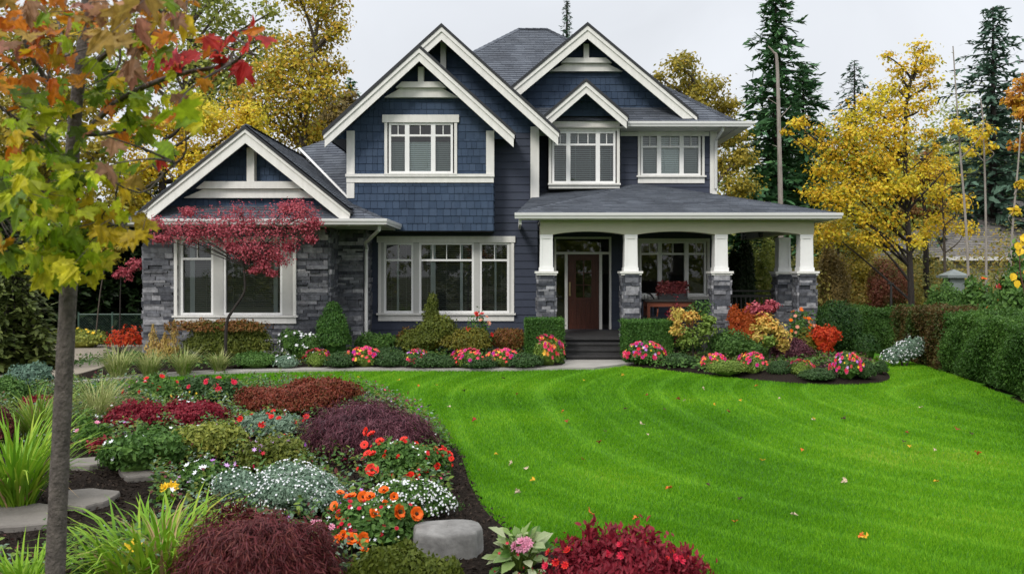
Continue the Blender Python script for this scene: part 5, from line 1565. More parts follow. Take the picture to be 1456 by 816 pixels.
crown_tree('autumn_tree', 'bright yellow tree with dark knuckled limbs behind the left wing roof', [(232, 420), (231, 260), (233, 200)],
           [(300, 175, 32), (340, 190, 30), (270, 150, 28), (310, 215, 32), (260, 215, 30), (210, 240, 30), (345, 160, 24), (185, 195, 30), (235, 180, 24), (280, 240, 30), (165, 260, 34), (200, 285, 26)], 28, 'brightyellow_tree', .11, 16000, bark='darkbark', w=.18, dens=8, spread=.5)
crown_tree('autumn_tree', 'dull brown and green tree between the wing roof and the front gable', [(470, 420), (472, 280), (474, 200)],
           [(470, 150, 26), (490, 165, 22), (455, 175, 24), (480, 190, 24), (440, 200, 22), (495, 140, 14), (460, 135, 16), (505, 180, 20)], 40, 'brown_tree', .17, 6000, w=.18, dens=10)
crown_tree('autumn_tree', 'yellow and green tree filling the left edge behind the foreground maple', [(60, 480), (62, 330), (66, 200)],
           [(60, 200, 60), (20, 150, 55), (100, 230, 50), (30, 260, 56), (130, 280, 40), (80, 130, 55), (10, 60, 60), (80, 50, 60), (150, 220, 34), (170, 290, 30), (-20, 220, 50)], 27, 'olivegold_tree', .15, 14000, w=.2, dens=11, spread=.40)
# right: golden oak, yellow maple, orange tree
crown_tree('autumn_tree', 'golden brown oak behind the right roof corner of the house', [(1010, 470), (1012, 330), (1000, 200), (985, 130)],
           [(960, 100, 22), (985, 115, 24), (1005, 130, 22), (950, 130, 20), (1020, 155, 24), (985, 150, 22), (1035, 150, 16), (1040, 190, 24), (1030, 230, 28), (1045, 265, 26), (935, 110, 12), (975, 85, 12), (1055, 225, 20), (1035, 300, 26)], 34, 'olivegold_tree', .14, 8500, rise=.7, w=.18, dens=8, spread=.52)
crown_tree('autumn_tree', 'large bright yellow maple with a forked dark trunk right of the porch', [(1298, 452), (1294, 380), (1290, 300), (1287, 210), (1290, 140), (1305, 80)],
           [(1312, 68, 15), (1305, 95, 17), (1280, 100, 14), (1262, 80, 10), (1290, 125, 20), (1262, 130, 20), (1330, 85, 12), (1320, 118, 13), (1240, 150, 22), (1275, 160, 24), (1308, 150, 18), (1215, 165, 18), (1232, 190, 26), (1265, 195, 26), (1195, 200, 22), (1165, 185, 13), (1140, 172, 9), (1180, 215, 22), (1150, 200, 13), (1210, 230, 28), (1250, 235, 28), (1285, 220, 22), (1170, 245, 22), (1200, 270, 26), (1240, 275, 26), (1280, 265, 22), (1315, 240, 16), (1215, 305, 24), (1180, 290, 22), (1255, 310, 22), (1320, 190, 12), (1160, 275, 18), (1190, 330, 22), (1230, 340, 20), (1130, 178, 10), (1118, 188, 7), (1260, 345, 18), (1300, 345, 14), (1330, 210, 10), (1345, 240, 9)], 25, 'brightyellow_tree', .10, 15000, bark='darkbark', w=.10, rise=.75, dens=8, spread=.62, twigs=6)
crown_tree('autumn_tree', 'smaller orange and brown tree just behind the trunk of the yellow maple', [(1318, 440), (1316, 330), (1312, 270)],
           [(1318, 250, 20), (1300, 270, 18), (1330, 275, 18), (1312, 225, 14), (1335, 300, 18), (1290, 300, 16)], 29, 'copper_leaf', .12, 2200, bark='darkbark', w=.12)
crown_tree('autumn_tree', 'orange and yellow tree cut off by the right edge of the photo', [(1478, 470), (1472, 300), (1462, 160)],
           [(1448, 140, 18), (1462, 120, 20), (1470, 160, 22), (1448, 165, 14), (1480, 190, 26), (1456, 205, 12)], 21, 'amber_tree', .10, 3600, w=.07, bark='palebark')
for (pts, w, lab, yy, seedb) in (
    ([(1382, 460), (1374, 330), (1364, 200), (1355, 66)], .036, 'bare grey sapling stem standing tallest, behind the long green hedge', 20.5, [(1372, 190, 12), (1350, 180, 14), (1395, 185, 12)]),
    ([(1402, 460), (1402, 330), (1398, 180), (1394, 140)], .034, 'grey sapling stem with side twigs, middle of the three behind the long hedge', 21.0, [(1392, 195, 12), (1408, 210, 10), (1380, 215, 10)]),
    ([(1430, 470), (1438, 350), (1448, 230), (1452, 170)], .030, 'leaning pale sapling stem nearest the right edge of the photo', 19.0, [(1450, 262, 5), (1443, 300, 4)])):
    t = crown_tree('sapling', lab, pts, seedb, yy, 'brightyellow_tree', .10, 260, bark='palebark', w=w, dens=4, twigs=4, spread=.6)
for i, (a, b, c_) in enumerate((((1330, 470), (1322, 330), (1318, 160)), ((1348, 470), (1352, 350), (1362, 250)))):
    pass
crown_tree('autumn_tree', 'thin yellow-green tree rising behind the roof of the house next door', [(1420, 440), (1424, 330), (1418, 250)],
           [(1400, 270, 24), (1435, 260, 24), (1415, 235, 18), (1450, 285, 24), (1385, 300, 20), (1370, 275, 14), (1440, 310, 22), (1405, 315, 20)], 44, 'olivegreen_tree', .16, 6500, rise=.7, w=.12, dens=8, spread=.6)
crown_tree('autumn_tree', 'wispy olive yellow tree behind the right corner of the porch roof', [(1195, 450), (1193, 380), (1190, 330)],
           [(1180, 320, 20), (1205, 345, 22), (1165, 345, 16), (1185, 375, 22), (1215, 385, 20), (1230, 360, 16), (1172, 400, 16), (1240, 395, 16)], 30, 'olivegold_tree', .09, 7000, rise=.7, w=.07, dens=8, spread=.6)
crown_tree('autumn_tree', 'sparse yellow-green tree between the yellow maple and the grey saplings', [(1345, 450), (1343, 360), (1340, 280)],
           [(1335, 230, 12), (1350, 250, 14), (1330, 275, 16), (1355, 290, 16), (1340, 315, 18), (1365, 325, 14), (1325, 330, 14)], 27, 'brightyellow_tree', .09, 2600, rise=.7, w=.06, dens=7, spread=.7)
# bleached snag
t = thing('dead_tree', 'bleached dead trunk with a bent bare top in front of the tall dark spruce', 'dead tree', (X(1110, 33), 33, float(gz(X(1110, 33), 33))))
mb = MB(); L = lambda px, py: (X(px, 33) - X(1110, 33), 0, Z(py, 33) - float(gz(X(1110, 33), 33)))
mb.tube(spline([L(1112, 480), L(1110, 300), L(1108, 200), L(1105, 90), L(1100, 75), L(1092, 66)], 4), np.linspace(.115, .022, 21), 8)
for a, b in (((1107, 170), (1125, 150)), ((1107, 150), (1092, 140)), ((1109, 190), (1124, 172)), ((1108, 210), (1098, 206))): mb.tube([L(*a), L(*b)], [.02, .008], 5)
mb.obj('trunk', M['palebark'], t, local=True)

# dark evergreens and smaller plants on the left, in front of the yellow tree
for (px, pt, Y, R, lab) in ((20, 300, 24, 1.9, 'dark cedar at the far left behind the drooping conifer'), (85, 320, 25, 1.7, 'dark cedar behind the foreground maple trunk'),
                            (140, 312, 25.5, 1.5, 'dark cedar behind the leaning slim trunk'), (188, 318, 26, 1.5, 'dark cedar beside the corner of the stone wing'), (-40, 290, 23, 2.0, 'dark cedar cut off by the left edge')):
    conifer('cedar', lab, X(px, Y), Y, Z(pt, Y), R, 'ivy_leaf', 210, .5, .0, .40, 34, power=.35, ragged=.2, width=.45)
conifer('drooping_conifer', 'olive green drooping conifer at the left edge above the patio', X(18, 17.5), 17.5, Z(372, 17.5), 1.05, 'conifer_olive', 130, .75, .02, .34, 30, power=.5)
standard('small_tree', 'slim leaning pale trunk at the back of the patio', 'tree', 130, 155, 360, 480, 22.5, 'olivegold_tree', .10, [(158, 366, 14), (170, 352, 14), (146, 350, 14)], [(134, 478), (142, 420), (150, 376)], n=600, bark='bark')
standard('small_tree', 'small red tree on a thin straight stem left of the stone wing', 'tree', 160, 205, 370, 450, 22, 'redmaple_leaf', .08, [(172, 384, 9), (188, 376, 9), (182, 390, 9), (198, 374, 8), (166, 390, 5)], [(170, 470), (171, 430), (172, 392)], n=700)
bush('shrub', 'green and yellow undergrowth along the back of the patio', 'shrub', (60, 165, 466, 500), 'olivegreen_tree', .08, .8, deep=.4, nblob=5, flowers=[dict(n=12, mat='yellow_petal', size=.10)])
bush('shrub', 'russet shrub between the small red tree and the stone wing', 'shrub', (178, 212, 385, 478), 'copper_leaf', .07, .8, deep=.7, nblob=3, back=2.0)
# chain-link fence
FY = 23.2
t = thing('chain_link_fence', 'green chain-link fence behind the patio at the left of the house', 'fence', (X(160, FY), FY, float(gz(-9, FY))))
x0, x1 = X(112, FY) - X(160, FY), X(208, FY) - X(160, FY); hz = Z(447, FY) - .25
mb = MB(); mb.tube([(x0, 0, hz), (x1, 0, hz)], .02, 6); mb.obj('top_rail', plain('green_wire', (.05, .09, .07), rough=.4), t, local=True); M['wire'] = bpy.data.materials['green_wire']
for q in (x0, (x0 + x1) / 2, x1):
    mb = MB(); mb.tube([(q, 0, -.1), (q, 0, hz + .06)], .028, 7); mb.obj('post', M['wire'], t, local=True)
mb = MB(); d = .07
for k in np.arange(x0 - hz, x1, d):
    for sg in (1, -1):
        a = np.array([k, 0, 0.]); b = np.array([k + hz, 0, hz])
        if sg < 0: a[2], b[2] = hz, 0.
        ta = max(0, (x0 - k) / hz); tb = min(1, (x1 - k) / hz)
        if tb > ta: mb.tube([a + (b - a) * ta, a + (b - a) * tb], .0035, 3, cap=False)
mb.obj('wire_mesh', M['wire'], t, local=True)

# ---- woodland floor and far wood, read as one mass
def wood(name, label, spots, mat, leaf, per):
    mb = MB()
    for (x, y, r, h) in spots:
        z = float(gz(x, y)); c = np.array([x, y, z + h * .45])
        k = max(6, per // 14); d = unit(rng.normal(size=(k, 3))); ct = c + d * (rng.random(k) ** .4)[:, None] * [r, r, h * .55]
        p = np.repeat(ct, 14, 0) + rng.normal(0, r * .14, (k * 14, 3)); p[:, 2] = np.maximum(p[:, 2], z + .02)
        leaves(mb, p, unit(p - c) + rng.normal(0, .6, p.shape) + [0, -.3, .4], leaf * rng.uniform(.6, 1.4, len(p)), 'diamond', rng.normal(0, 1, p.shape) - [0, 0, .5], aspect=1.2)
    return tag(mb.obj(name, M[mat]), label, 'woodland', kind='stuff')
sp = []
for _ in range(190):
    y = rng.uniform(27, 62); x = rng.uniform(.27, .75) * y; r = rng.uniform(.9, 2.1); sp.append((x, y, r, r * rng.uniform(1.2, 2.0)))
wood('wooded_slope', 'mass of brown, olive and yellow undergrowth covering the slope beyond the hedge', sp, 'wood_leaf', .105, 1500)
sp = []
for _ in range(120):
    y = rng.uniform(44, 75); x = rng.uniform(.25, .75) * y; r = rng.uniform(1.6, 3.2); sp.append((x, y, r, r * rng.uniform(2.0, 3.8)))
wood('far_wood', 'far wooded skyline of dull green and brown trees beyond the yellow maple', sp, 'olivegreen_tree', .22, 900)
sp = []
for _ in range(110):
    y = rng.uniform(29, 60); x = -rng.uniform(.10, .72) * y; r = rng.uniform(1.2, 2.6); sp.append((x, y, r, r * rng.uniform(1.6, 2.4)))
wood('undergrowth', 'dark green and brown undergrowth behind the left wing and the patio', sp, 'wood_leaf', .13, 1200)
for (a, b, c_, d_, Y, lab, mt) in ((1040, 1110, 345, 470, 27, 'light olive green shrub seen through the right end of the porch', 'olivegreen_tree'), (1030, 1075, 330, 470, 25.5, 'dark shrub seen through the porch behind its middle column', 'ivy_leaf'),
                                   (1160, 1215, 350, 470, 27, 'brown wispy shrub beyond the dark clipped hedge beside the porch', 'brown_tree'), (1235, 1300, 360, 470, 28, 'reddish brown shrub below the yellow maple beyond the hedge', 'brownmaple_leaf'),
                                   (1320, 1375, 395, 470, 23.5, 'leafy green shrub around the grey gatepost', 'mid_leaf')):
    zz = float(gz(X((a + b) / 2, Y), Y)); hh = Z(c_, Y) - zz
    bush('shrub', lab, 'shrub', None, mt, .07, .8, nblob=6, amp=.25, loc=((X((a + b) / 2, Y), Y, zz), (b - a) / 2 * Y / F, (b - a) / 2 * Y / F, hh))
# dark leaves with autumn flowers behind the long hedge at the right edge
for (a, b, c_, Y, lab, mt, fm) in ((1372, 1420, 378, 19.5, 'green shrub with orange and yellow blooms between the sapling stems behind the hedge', 'mid_leaf', 'orange_petal'),
                               (1418, 1480, 360, 18.0, 'leafy shrub with orange and red blooms at the right edge behind the hedge', 'mid_leaf', 'pinkyellow_mix')):
    zz = float(gz(X((a + b) / 2, Y), Y)); hh = Z(c_, Y) - zz
    bush('shrub', lab, 'shrub', None, mt, .11, .6, nblob=6, amp=.3, upright=.4, shape='oval', loc=((X((a + b) / 2, Y), Y, zz), (b - a) / 2 * Y / F, .8, hh), flowers=[dict(n=14, mat=fm, size=.14, shape='pom', top=-.4)])
t = thing('yellow_leaf_sprig', 'thin branch with large yellow heart leaves hanging at the right edge of the photo', 'branch', (X(1452, 15), 15, 1.3))
mb = MB(); sc_ = 15 / F
L = lambda px, py: np.array([X(px, 15) - X(1452, 15), 0, Z(py, 15) - 1.3])
mb.tube(spline([L(1470, 470), L(1458, 420), L(1450, 380), L(1452, 330)], 4), np.linspace(.02, .006, 13), 5); mb.obj('stem', M['twig'], t, local=True)
mb = MB(); pp = np.array([L(1450, 336), L(1447, 344), L(1454, 338), L(1442, 388), L(1444, 398), L(1452, 352)])
leaves(mb, pp, np.tile([0, -1., .2], (6, 1)) + rng.normal(0, .2, (6, 3)), .15, 'oval', np.tile([0, 0, -1.], (6, 1)) + rng.normal(0, .4, (6, 3)), aspect=1.7); mb.obj('leaves', M['yellow_petal'], t, local=True)

# unseen trees behind the viewer, added to darken what the window panes mirror
sp = []
for _ in range(60):
    x = rng.uniform(-45, 45); y = -rng.uniform(22, 40); r = rng.uniform(2, 3.6); sp.append((x, y, r, rng.uniform(5, 11)))
wood('reflection_trees', 'unseen row of dull green trees behind the viewer, added to darken window reflections', sp, 'olivegreen_tree', .55, 320)

# ---- neighbour's house and gatepost
NY = 34.0
nx0, nx1 = X(1338, NY), X(1338, NY) + 12
nh = thing('neighbour_house', 'grey shingled roof of the house next door beyond the hedge at the right', 'house', ((nx0 + nx1) / 2, NY + 4, float(gz(nx0, NY))))
ez = Z(366, NY)
r = MB(); slope(r, [(nx0, NY, ez), (nx1, NY, ez), (nx1 - 3, NY + 4.5, ez + 2.6), (nx0 + 4.0, NY + 4.5, ez + 2.6)], .2, .4, seed=21); slope(r, [(nx0, NY + 9, ez), (nx0, NY, ez), (nx0 + 4.0, NY + 4.5, ez + 2.6)], .2, .4, seed=22)
r.obj('roof', islands('weathered_shakes', [(.13, .12, .11), (.18, .17, .16), (.10, .095, .09)], rough=.9, bump=.5, bscale=60), nh)
w = MB(); w.box(nx0 + .5, nx1 - .5, NY + .5, NY + 8.5, float(gz(nx0, NY)) - .5, ez - .05); w.obj('wall', M['mull'], nh)
w = MB(); w.box(nx0 - .05, nx1, NY - .12, NY + .02, ez - .12, ez + .02); w.obj('gutter', M['gutter'], nh)
w = MB(); w.box(nx0 + 2.5, nx0 + 3.6, NY + .44, NY + .499, ez - 1.6, ez - .5); w.obj('window', M['white'], nh)
GY = 24.5
t = thing('gatepost', 'grey panelled gatepost with a sloped cap behind the russet hedge', 'gatepost', (X(1356, GY), GY, float(gz(X(1356, GY), GY))))
hh = Z(395, GY) - float(gz(X(1356, GY), GY))
mb = MB(); mb.box(-.20, .20, -.2, .2, -.1, hh); mb.box(-.13, .13, -.215, -.2, .3, hh - .15); mb.obj('post', plain('grey_paint', (.20, .23, .225), rough=.6), t, local=True)
mb = MB(); mb.box(-.33, .33, -.33, .33, hh, hh + .07); mb.add([(-.30, -.30, hh + .072), (.30, -.30, hh + .072), (.30, .30, hh + .072), (-.30, .30, hh + .072), (0, 0, hh + .24)], [(0, 1, 4), (1, 2, 4), (2, 3, 4), (3, 0, 4), (3, 2, 1, 0)]); mb.obj('cap', bpy.data.materials['grey_paint'], t, local=True)
t = thing('fence_post', 'thin dark metal post behind the hedge near the yellow maple trunk', 'post', (X(1267, 25), 25, float(gz(X(1267, 25), 25))))
mb = MB(); hh = Z(404, 25) - float(gz(X(1267, 25), 25)); mb.tube([(0, 0, -.1), (0, 0, hh)], .035, 8); mb.obj('post', M['rail'], t, local=True); mb = MB(); mb.box(-.10, .06, -.05, .05, hh, hh + .04); mb.obj('bracket', M['rail'], t, local=True)
# ---------------------------------------------------------------- front flower bed
weeping('cutleaf_maple', 'dark red-brown cut-leaf maple dome at the bottom of the front bed', 'shrub', (252, 482, 720, 900), 'wine_leaf', 17000, .068, deep=.75, width=.32)
weeping('cutleaf_maple', 'purple weeping cut-leaf maple dome at the edge of the lawn', 'shrub', (434, 616, 569, 668), 'plum_leaf', 15000, .085, deep=.8, width=.32)
bush('rust_barberry', 'broad rust red barberry mound at the back of the front bed', 'shrub', (342, 512, 534, 606), 'rust_leaf', .042, 1.3, deep=.55, amp=.2, nblob=10, upright=.4)
bush('crimson_heuchera', 'crimson leaved clump in the middle of the front bed below the red zinnias', 'shrub', (222, 334, 570, 622), 'crimson_leaf', .045, 1.1, deep=.7, amp=.35, freq=5, nblob=9)
bush('crimson_heuchera', 'crimson leaved clump between the foreground trunk and the middle crimson clump', 'shrub', (150, 236, 572, 622), 'crimson_leaf', .045, .8, deep=.7, amp=.4, freq=5, nblob=7)
bush('crimson_heuchera', 'small crimson clump low on the dark soil right of the foreground trunk', 'shrub', (128, 190, 618, 658), 'crimson_leaf', .05, .6, deep=.7, amp=.35, nblob=3)
bush('leafy_clump', 'dark green leafy clump right beside the foreground trunk', 'shrub', (104, 156, 596, 652), 'mid_leaf', .075, .8, shape='oval', deep=.7, nblob=4, flowers=[dict(n=3, mat='pale_pink_petal', size=.06, shape='pom')])
ZN = [dict(n=7, mat='red_petal', size=.085, shape='pom', top=.3, rise=.06, each=True)]
bush('zinnia_clump', 'leafy green clump with red zinnias nearest the kerb at the left', 'flowers', (178, 262, 536, 582), 'mid_leaf', .06, .9, shape='oval', deep=.6, nblob=9, flowers=[dict(n=12, mat='red_petal', size=.09, shape='pom', top=.2, rise=.05, each=True), dict(n=6, mat='pale_pink_petal', size=.06, name='pink_blossoms')])
bush('zinnia_clump', 'leafy green clump with crimson zinnias behind the middle crimson clump', 'flowers', (250, 346, 536, 580), 'bluegreen_leaf', .06, .9, shape='oval', deep=.6, nblob=10, flowers=[dict(n=11, mat='crimson_petal', size=.10, shape='pom', top=.4, rise=.05, each=True), dict(n=5, mat='yellow_petal', size=.05, name='yellow_blossoms')])
bush('silver_clump', 'grey-green silvery clump with orange-red flowers between the barberry and the white carpet', 'flowers', (340, 440, 586, 634), 'silver_leaf', .05, 1.0, deep=.7, nblob=9, amp=.3, flowers=[dict(n=12, mat='red_petal', size=.085, shape='pom', top=.2, rise=.06, each=True)])
bush('leafy_clump', 'mixed green perennial clump with white flowers above the stepping stones', 'flowers', (138, 262, 612, 688), 'mid_leaf', .058, .9, shape='oval', deep=.8, nblob=11, amp=.25, flowers=[dict(n=9, mat='white_petal', size=.06, top=.1, each=True)])
bush('leafy_clump', 'olive green leafy clump right of the perennials with white flowers', 'flowers', (230, 350, 598, 672), 'olivegreen_tree', .052, 1.0, shape='oval', deep=.8, nblob=10, amp=.25, flowers=[dict(n=12, mat='white_petal', size=.055, top=.1, each=True)])
bush('leafy_clump', 'low green clump with white and purple flowers above the strappy daylilies', 'flowers', (254, 330, 650, 708), 'mid_leaf', .065, .9, shape='oval', deep=.8, nblob=4, flowers=[dict(n=10, mat='white_petal', size=.07, top=.1, each=True), dict(n=5, mat='mauve_petal', size=.07, name='purple_blossoms')])
bush('leafy_clump', 'mossy olive clump with mauve flowers left of the purple dome', 'flowers', (330, 446, 622, 690), 'olive_leaf', .045, 1.0, deep=.8, nblob=10, amp=.3, flowers=[dict(n=16, mat='mauve_petal', size=.06, top=.0), dict(n=4, mat='crimson_petal', size=.055, name='pink_blossoms')])
bush('alyssum', 'broad pale green carpet covered in tiny white flowers at the centre of the front bed', 'flowers', (318, 498, 668, 752), 'silver_leaf', .035, 1.0, deep=.75, amp=.25, freq=5, nblob=10, flowers=[dict(n=800, mat='white_petal', size=.022, shape='star', top=-.1)])
bush('alyssum', 'smaller carpet of tiny white flowers below the red poppies at the bed edge', 'flowers', (514, 648, 684, 752), 'mid_leaf', .035, 1.0, deep=.6, amp=.25, freq=5, nblob=9, flowers=[dict(n=620, mat='white_petal', size=.025, shape='star', top=-.2)])

# poppies: each bloom stands on its own
def poppy_mesh(R, mat, eye):
    mb = MB()
    for ring, (k, r, lift, w) in enumerate(((7, 1.0, .16, .95), (6, .74, .34, .80))):
        for i in range(k):
            a = 2 * math.pi * (i + .5 * ring) / k; ca, sa = math.cos(a), math.sin(a)
            V = []
            for u in (.08, .45, .8, 1.0):
                ww = w * (.30 if u < .1 else .75 if u < .5 else 1.0 if u < .9 else .62)
                for s in (-1, 0, 1):
                    rr = r * u * (1 if s == 0 else .95)
                    zz = lift * u ** 1.5 * (1 - .18 * abs(s)) + .03 * math.sin(i * 3 + s * 2 + u * 5)
                    V.append((R * (rr * ca - s * ww * sa * .5), R * (rr * sa + s * ww * ca * .5), R * (zz + .05 * math.sin(9 * a + 4 * s))))
            mb.add(V, [(3 * j + c, 3 * j + c + 1, 3 * j + c + 4, 3 * j + c + 3) for j in range(3) for c in (0, 1)])
    mb2 = MB(); mb2.lathe([(0, .22), (.13, .22), (.23, .15), (.25, .06)], sides=10); v = np.concatenate(mb2.v) * R
    mb.add(v, np.concatenate(mb2.li).reshape(-1, 4), 1)
    return mb
def poppies(t, spots, mat, eye, size):
    """spots: photo pixels with the depth of each bloom"""
    base = None; (tx, ty, tz) = t.location
    for (px, py, Y, k) in spots:
        x, y, z = P(px, py, Y)
        loc = (x - tx, y - ty, z - tz)
        if base is None:
            o = poppy_mesh(size, mat, eye).obj('flower_head', [M[mat], M[eye]], t, local=True, shade=True); base = o
        else:
            o = base.copy(); COL.objects.link(o); o.parent = t
        o.location = loc; o.scale = (k, k, k)
        o.rotation_euler = (rng.uniform(.1, 1.35), rng.uniform(-.6, .6), rng.uniform(-1.2, 1.2)); o.scale = (k, k * rng.uniform(.85, 1.1), k * rng.uniform(.6, 1.9))
    st = MB()
    for (px, py, Y, k) in spots:
        x, y, z = P(px, py, Y); b = (x - tx + rng.normal(0, .03), y - ty + .05, max(0, z - tz - .28))
        st.tube([b, (x - tx, y - ty + .01, z - tz - .01)], [.004, .003], 5)
    st.obj('stem', M['mid_leaf'], t, local=True)
M['petal_red'] = plain('poppy_scarlet', (.64, .022, .010), rough=.5, var=.4, scale=40)
M['petal_orange'] = plain('poppy_orange', (.76, .125, .006), rough=.5, var=.45, scale=40)
t = bush('poppy_clump', 'green clump of scarlet poppies in front of the purple dome', 'flowers', (506, 646, 628, 700), 'mid_leaf', .05, .9, shape='oval', deep=.6, nblob=6, amp=.2, flowers=[dict(n=40, mat='red_petal', size=.045, shape='pom', top=.0, name='small_blossoms'), dict(n=20, mat='white_petal', size=.03, shape='star', name='white_blossoms')])
Yp = t.location.y
poppies(t, [(a, b, Yp + dy, k) for a, b, dy, k in ((520, 613, .3, 1.0), (528, 617, .25, 1.0), (518, 632, .15, .9), (540, 627, .2, .95), (541, 634, .1, .9), (561, 633, .1, .9), (574, 624, .25, .9), (592, 632, .2, .8), (606, 637, .1, .8), (618, 639, .15, .85), (626, 640, .1, .8), (522, 644, -.05, .9), (530, 645, -.1, .8), (549, 649, -.1, .8), (590, 642, .0, .8), (639, 645, .1, .9), (642, 652, 0, .6), (529, 668, -.35, 1.4), (583, 680, -.4, 1.35), (592, 678, -.35, .9), (604, 670, -.25, .8), (622, 663, -.15, .8))], 'petal_red', 'eye', .050)
addfl(t, [((.03, -.15, .12), (.02, .02, .02))], n=2, mat='peach_petal', size=.13, shape='pom', name='pale_blossom', rise=.1)
t = bush('poppy_clump', 'green clump of large orange poppies left of the boulder', 'flowers', (458, 606, 706, 800), 'mid_leaf', .05, .9, shape='oval', deep=.6, nblob=6, amp=.2, flowers=[dict(n=26, mat='crimson_petal', size=.04, shape='pom', top=.0, name='small_blossoms'), dict(n=40, mat='white_petal', size=.028, shape='star', name='white_blossoms', top=-.4)])
Yp = t.location.y
poppies(t, [(a, b, Yp + dy, k) for a, b, dy, k in ((498, 706, .15, 1.15), (516, 706, .15, 1.1), (526, 706, .12, .95), (546, 697, .2, .95), (484, 700, .2, .7), (475, 719, .1, .8), (483, 733, 0, .75), (533, 731, -.1, 1.15), (567, 727, -.1, 1.35), (592, 730, -.1, 1.2), (560, 706, .15, .8), (500, 766, -.35, 1.2), (516, 766, -.35, 1.1), (489, 760, -.3, .9), (480, 766, -.3, .8), (518, 781, -.4, .8), (547, 716, .05, .7), (555, 722, 0, .6))], 'petal_orange', 'eye', .048)
addfl(t, [((-.35, -.2, .2), (.1, .05, .05))], n=4, mat='pale_pink_petal', size=.07, shape='pom', name='pink_blossom', rise=.1)
bush('moss_mound', 'mossy olive green mound at the bottom edge left of the boulder', 'shrub', (488, 652, 768, 880), 'moss_leaf', .035, 1.2, deep=.5, amp=.14, nblob=6, upright=.6)

# low leaves and small blooms that close the gaps between the clumps
def cover(name, label, cat, poly, box, n, mats, size, hmax, avoid=None, mb=None):
    mb = mb or MB()
    for i, (mt, share, shape) in enumerate(mats):
        k = int(n * share); x = rng.uniform(box[0], box[1], k * 3); y = rng.uniform(box[2], box[3], k * 3)
        ok = inside(poly, x, y)
        pat = np.sin(x * 2.1 + 3 * share) * np.sin(y * 1.9 + 7 * share) + .4 * np.sin(x * 5.3 + y * 4.1 + share * 9)
        ok &= pat > -.25
        if avoid is not None: ok &= ~avoid(x, y)
        x = x[ok][:k]; y = y[ok][:k]; m = len(x)
        h = hmax * rng.random(m) * (.5 + .5 * np.sin(x * 6 + y * 3.3) ** 2)
        p = np.c_[x, y, gz(x, y) + .07 + h]
        nn = rng.normal(0, .5, (m, 3)) + [0, -.2, 1]
        leaves(mb, p, nn, size * rng.uniform(.6, 1.3, m) * (1 if shape != 'pom' else .8), shape, mi=i)
    tag(mb.obj(name, [M[q[0]] for q in mats]), label, cat, kind='stuff')
def avoid(x, y):
    px = CX + F * x / y; py = CY + F * (EYE - gz(x, y)) / y
    return ((px < 215) & (py > 650) & (py < 790)) | ((px > 640) & (py > 640)) | ((px > 560) & (py > 735))
cover('ground_cover', 'low mixed green leaves closing the gaps between the clumps of the front bed', 'ground cover', island_bed, (-8.5, 1.2, 6.0, 15.5), 42000, [('mid_leaf', .36, 'oval'), ('olive_leaf', .18, 'oval'), ('silver_leaf', .13, 'diamond'), ('bluegreen_leaf', .13, 'oval'), ('lime_leaf', .10, 'oval'), ('wine_leaf', .06, 'oval')], .05, .30, avoid)
cover('tiny_flowers', 'tiny white, mauve and pink flowers sprinkled through the front bed', 'flowers', island_bed, (-6.5, 1.0, 6.2, 13.5), 700, [('white_petal', .5, 'star'), ('mauve_petal', .25, 'star'), ('pink_mix', .25, 'star')], .045, .28, avoid)
cover('ground_cover', 'low dark green leaves filling the soil between the shrubs left of the porch steps', 'ground cover', left_bed, (-9.4, 1.2, 17.9, 22.4), 9000, [('mid_leaf', .5, 'diamond'), ('olive_leaf', .25, 'diamond'), ('bluegreen_leaf', .25, 'diamond')], .07, .22)
cover('ground_cover', 'low green and plum leaves filling the soil of the bed right of the steps', 'ground cover', right_bed, (2.6, 8.2, 16.8, 20.4), 9000, [('mid_leaf', .5, 'diamond'), ('olive_leaf', .25, 'diamond'), ('plum_leaf', .2, 'diamond')], .07, .20, lambda x, y: y < 17.1)

# boulder
(x, y, z), rx, ry, h = place(586, 686, 742, 808, .75, .6)
t = tag(None or bpy.data.objects.new('boulder', None), None) if False else None
mb = MB(); v = []
sides, rings = 28, 9
prof = [(.96, -.08), (1.0, .15), (1.0, .45), (.985, .80), (.97, .91), (.93, .97), (.72, .99), (.35, 1.0), (.05, 1.0)]
th = np.arange(sides) * 2 * np.pi / sides
lob = 1 + .06 * np.sin(2 * th + 1) + .05 * np.sin(3 * th) + .03 * np.sin(7 * th)
sq = 1 / np.maximum(np.abs(np.cos(th)), np.abs(np.sin(th))) ** .8
for r_, zz in prof:
    for i in range(sides): v.append((rx * .92 * r_ * lob[i] * sq[i] * math.cos(th[i]), ry * .9 * r_ * lob[i] * sq[i] * math.sin(th[i]), h * (zz + .03 * math.sin(3 * th[i] + zz * 4) + .05 * r_ * math.cos(th[i] - 2))))
idx = np.arange(len(v)).reshape(rings, sides); rr_ = np.roll(idx, -1, 1)
mb.add(v, np.stack([idx[:-1], rr_[:-1], rr_[1:], idx[1:]], -1).reshape(-1, 4)); mb.li.append(idx[-1]); mb.lt.append(np.array([sides])); mb.mi.append(np.array([0]))
o = mb.obj('boulder', M['boulder'], shade=True); o.location = (x, y, z - .03); tag(o, 'flat topped grey boulder at the bottom edge of the front bed', 'boulder')

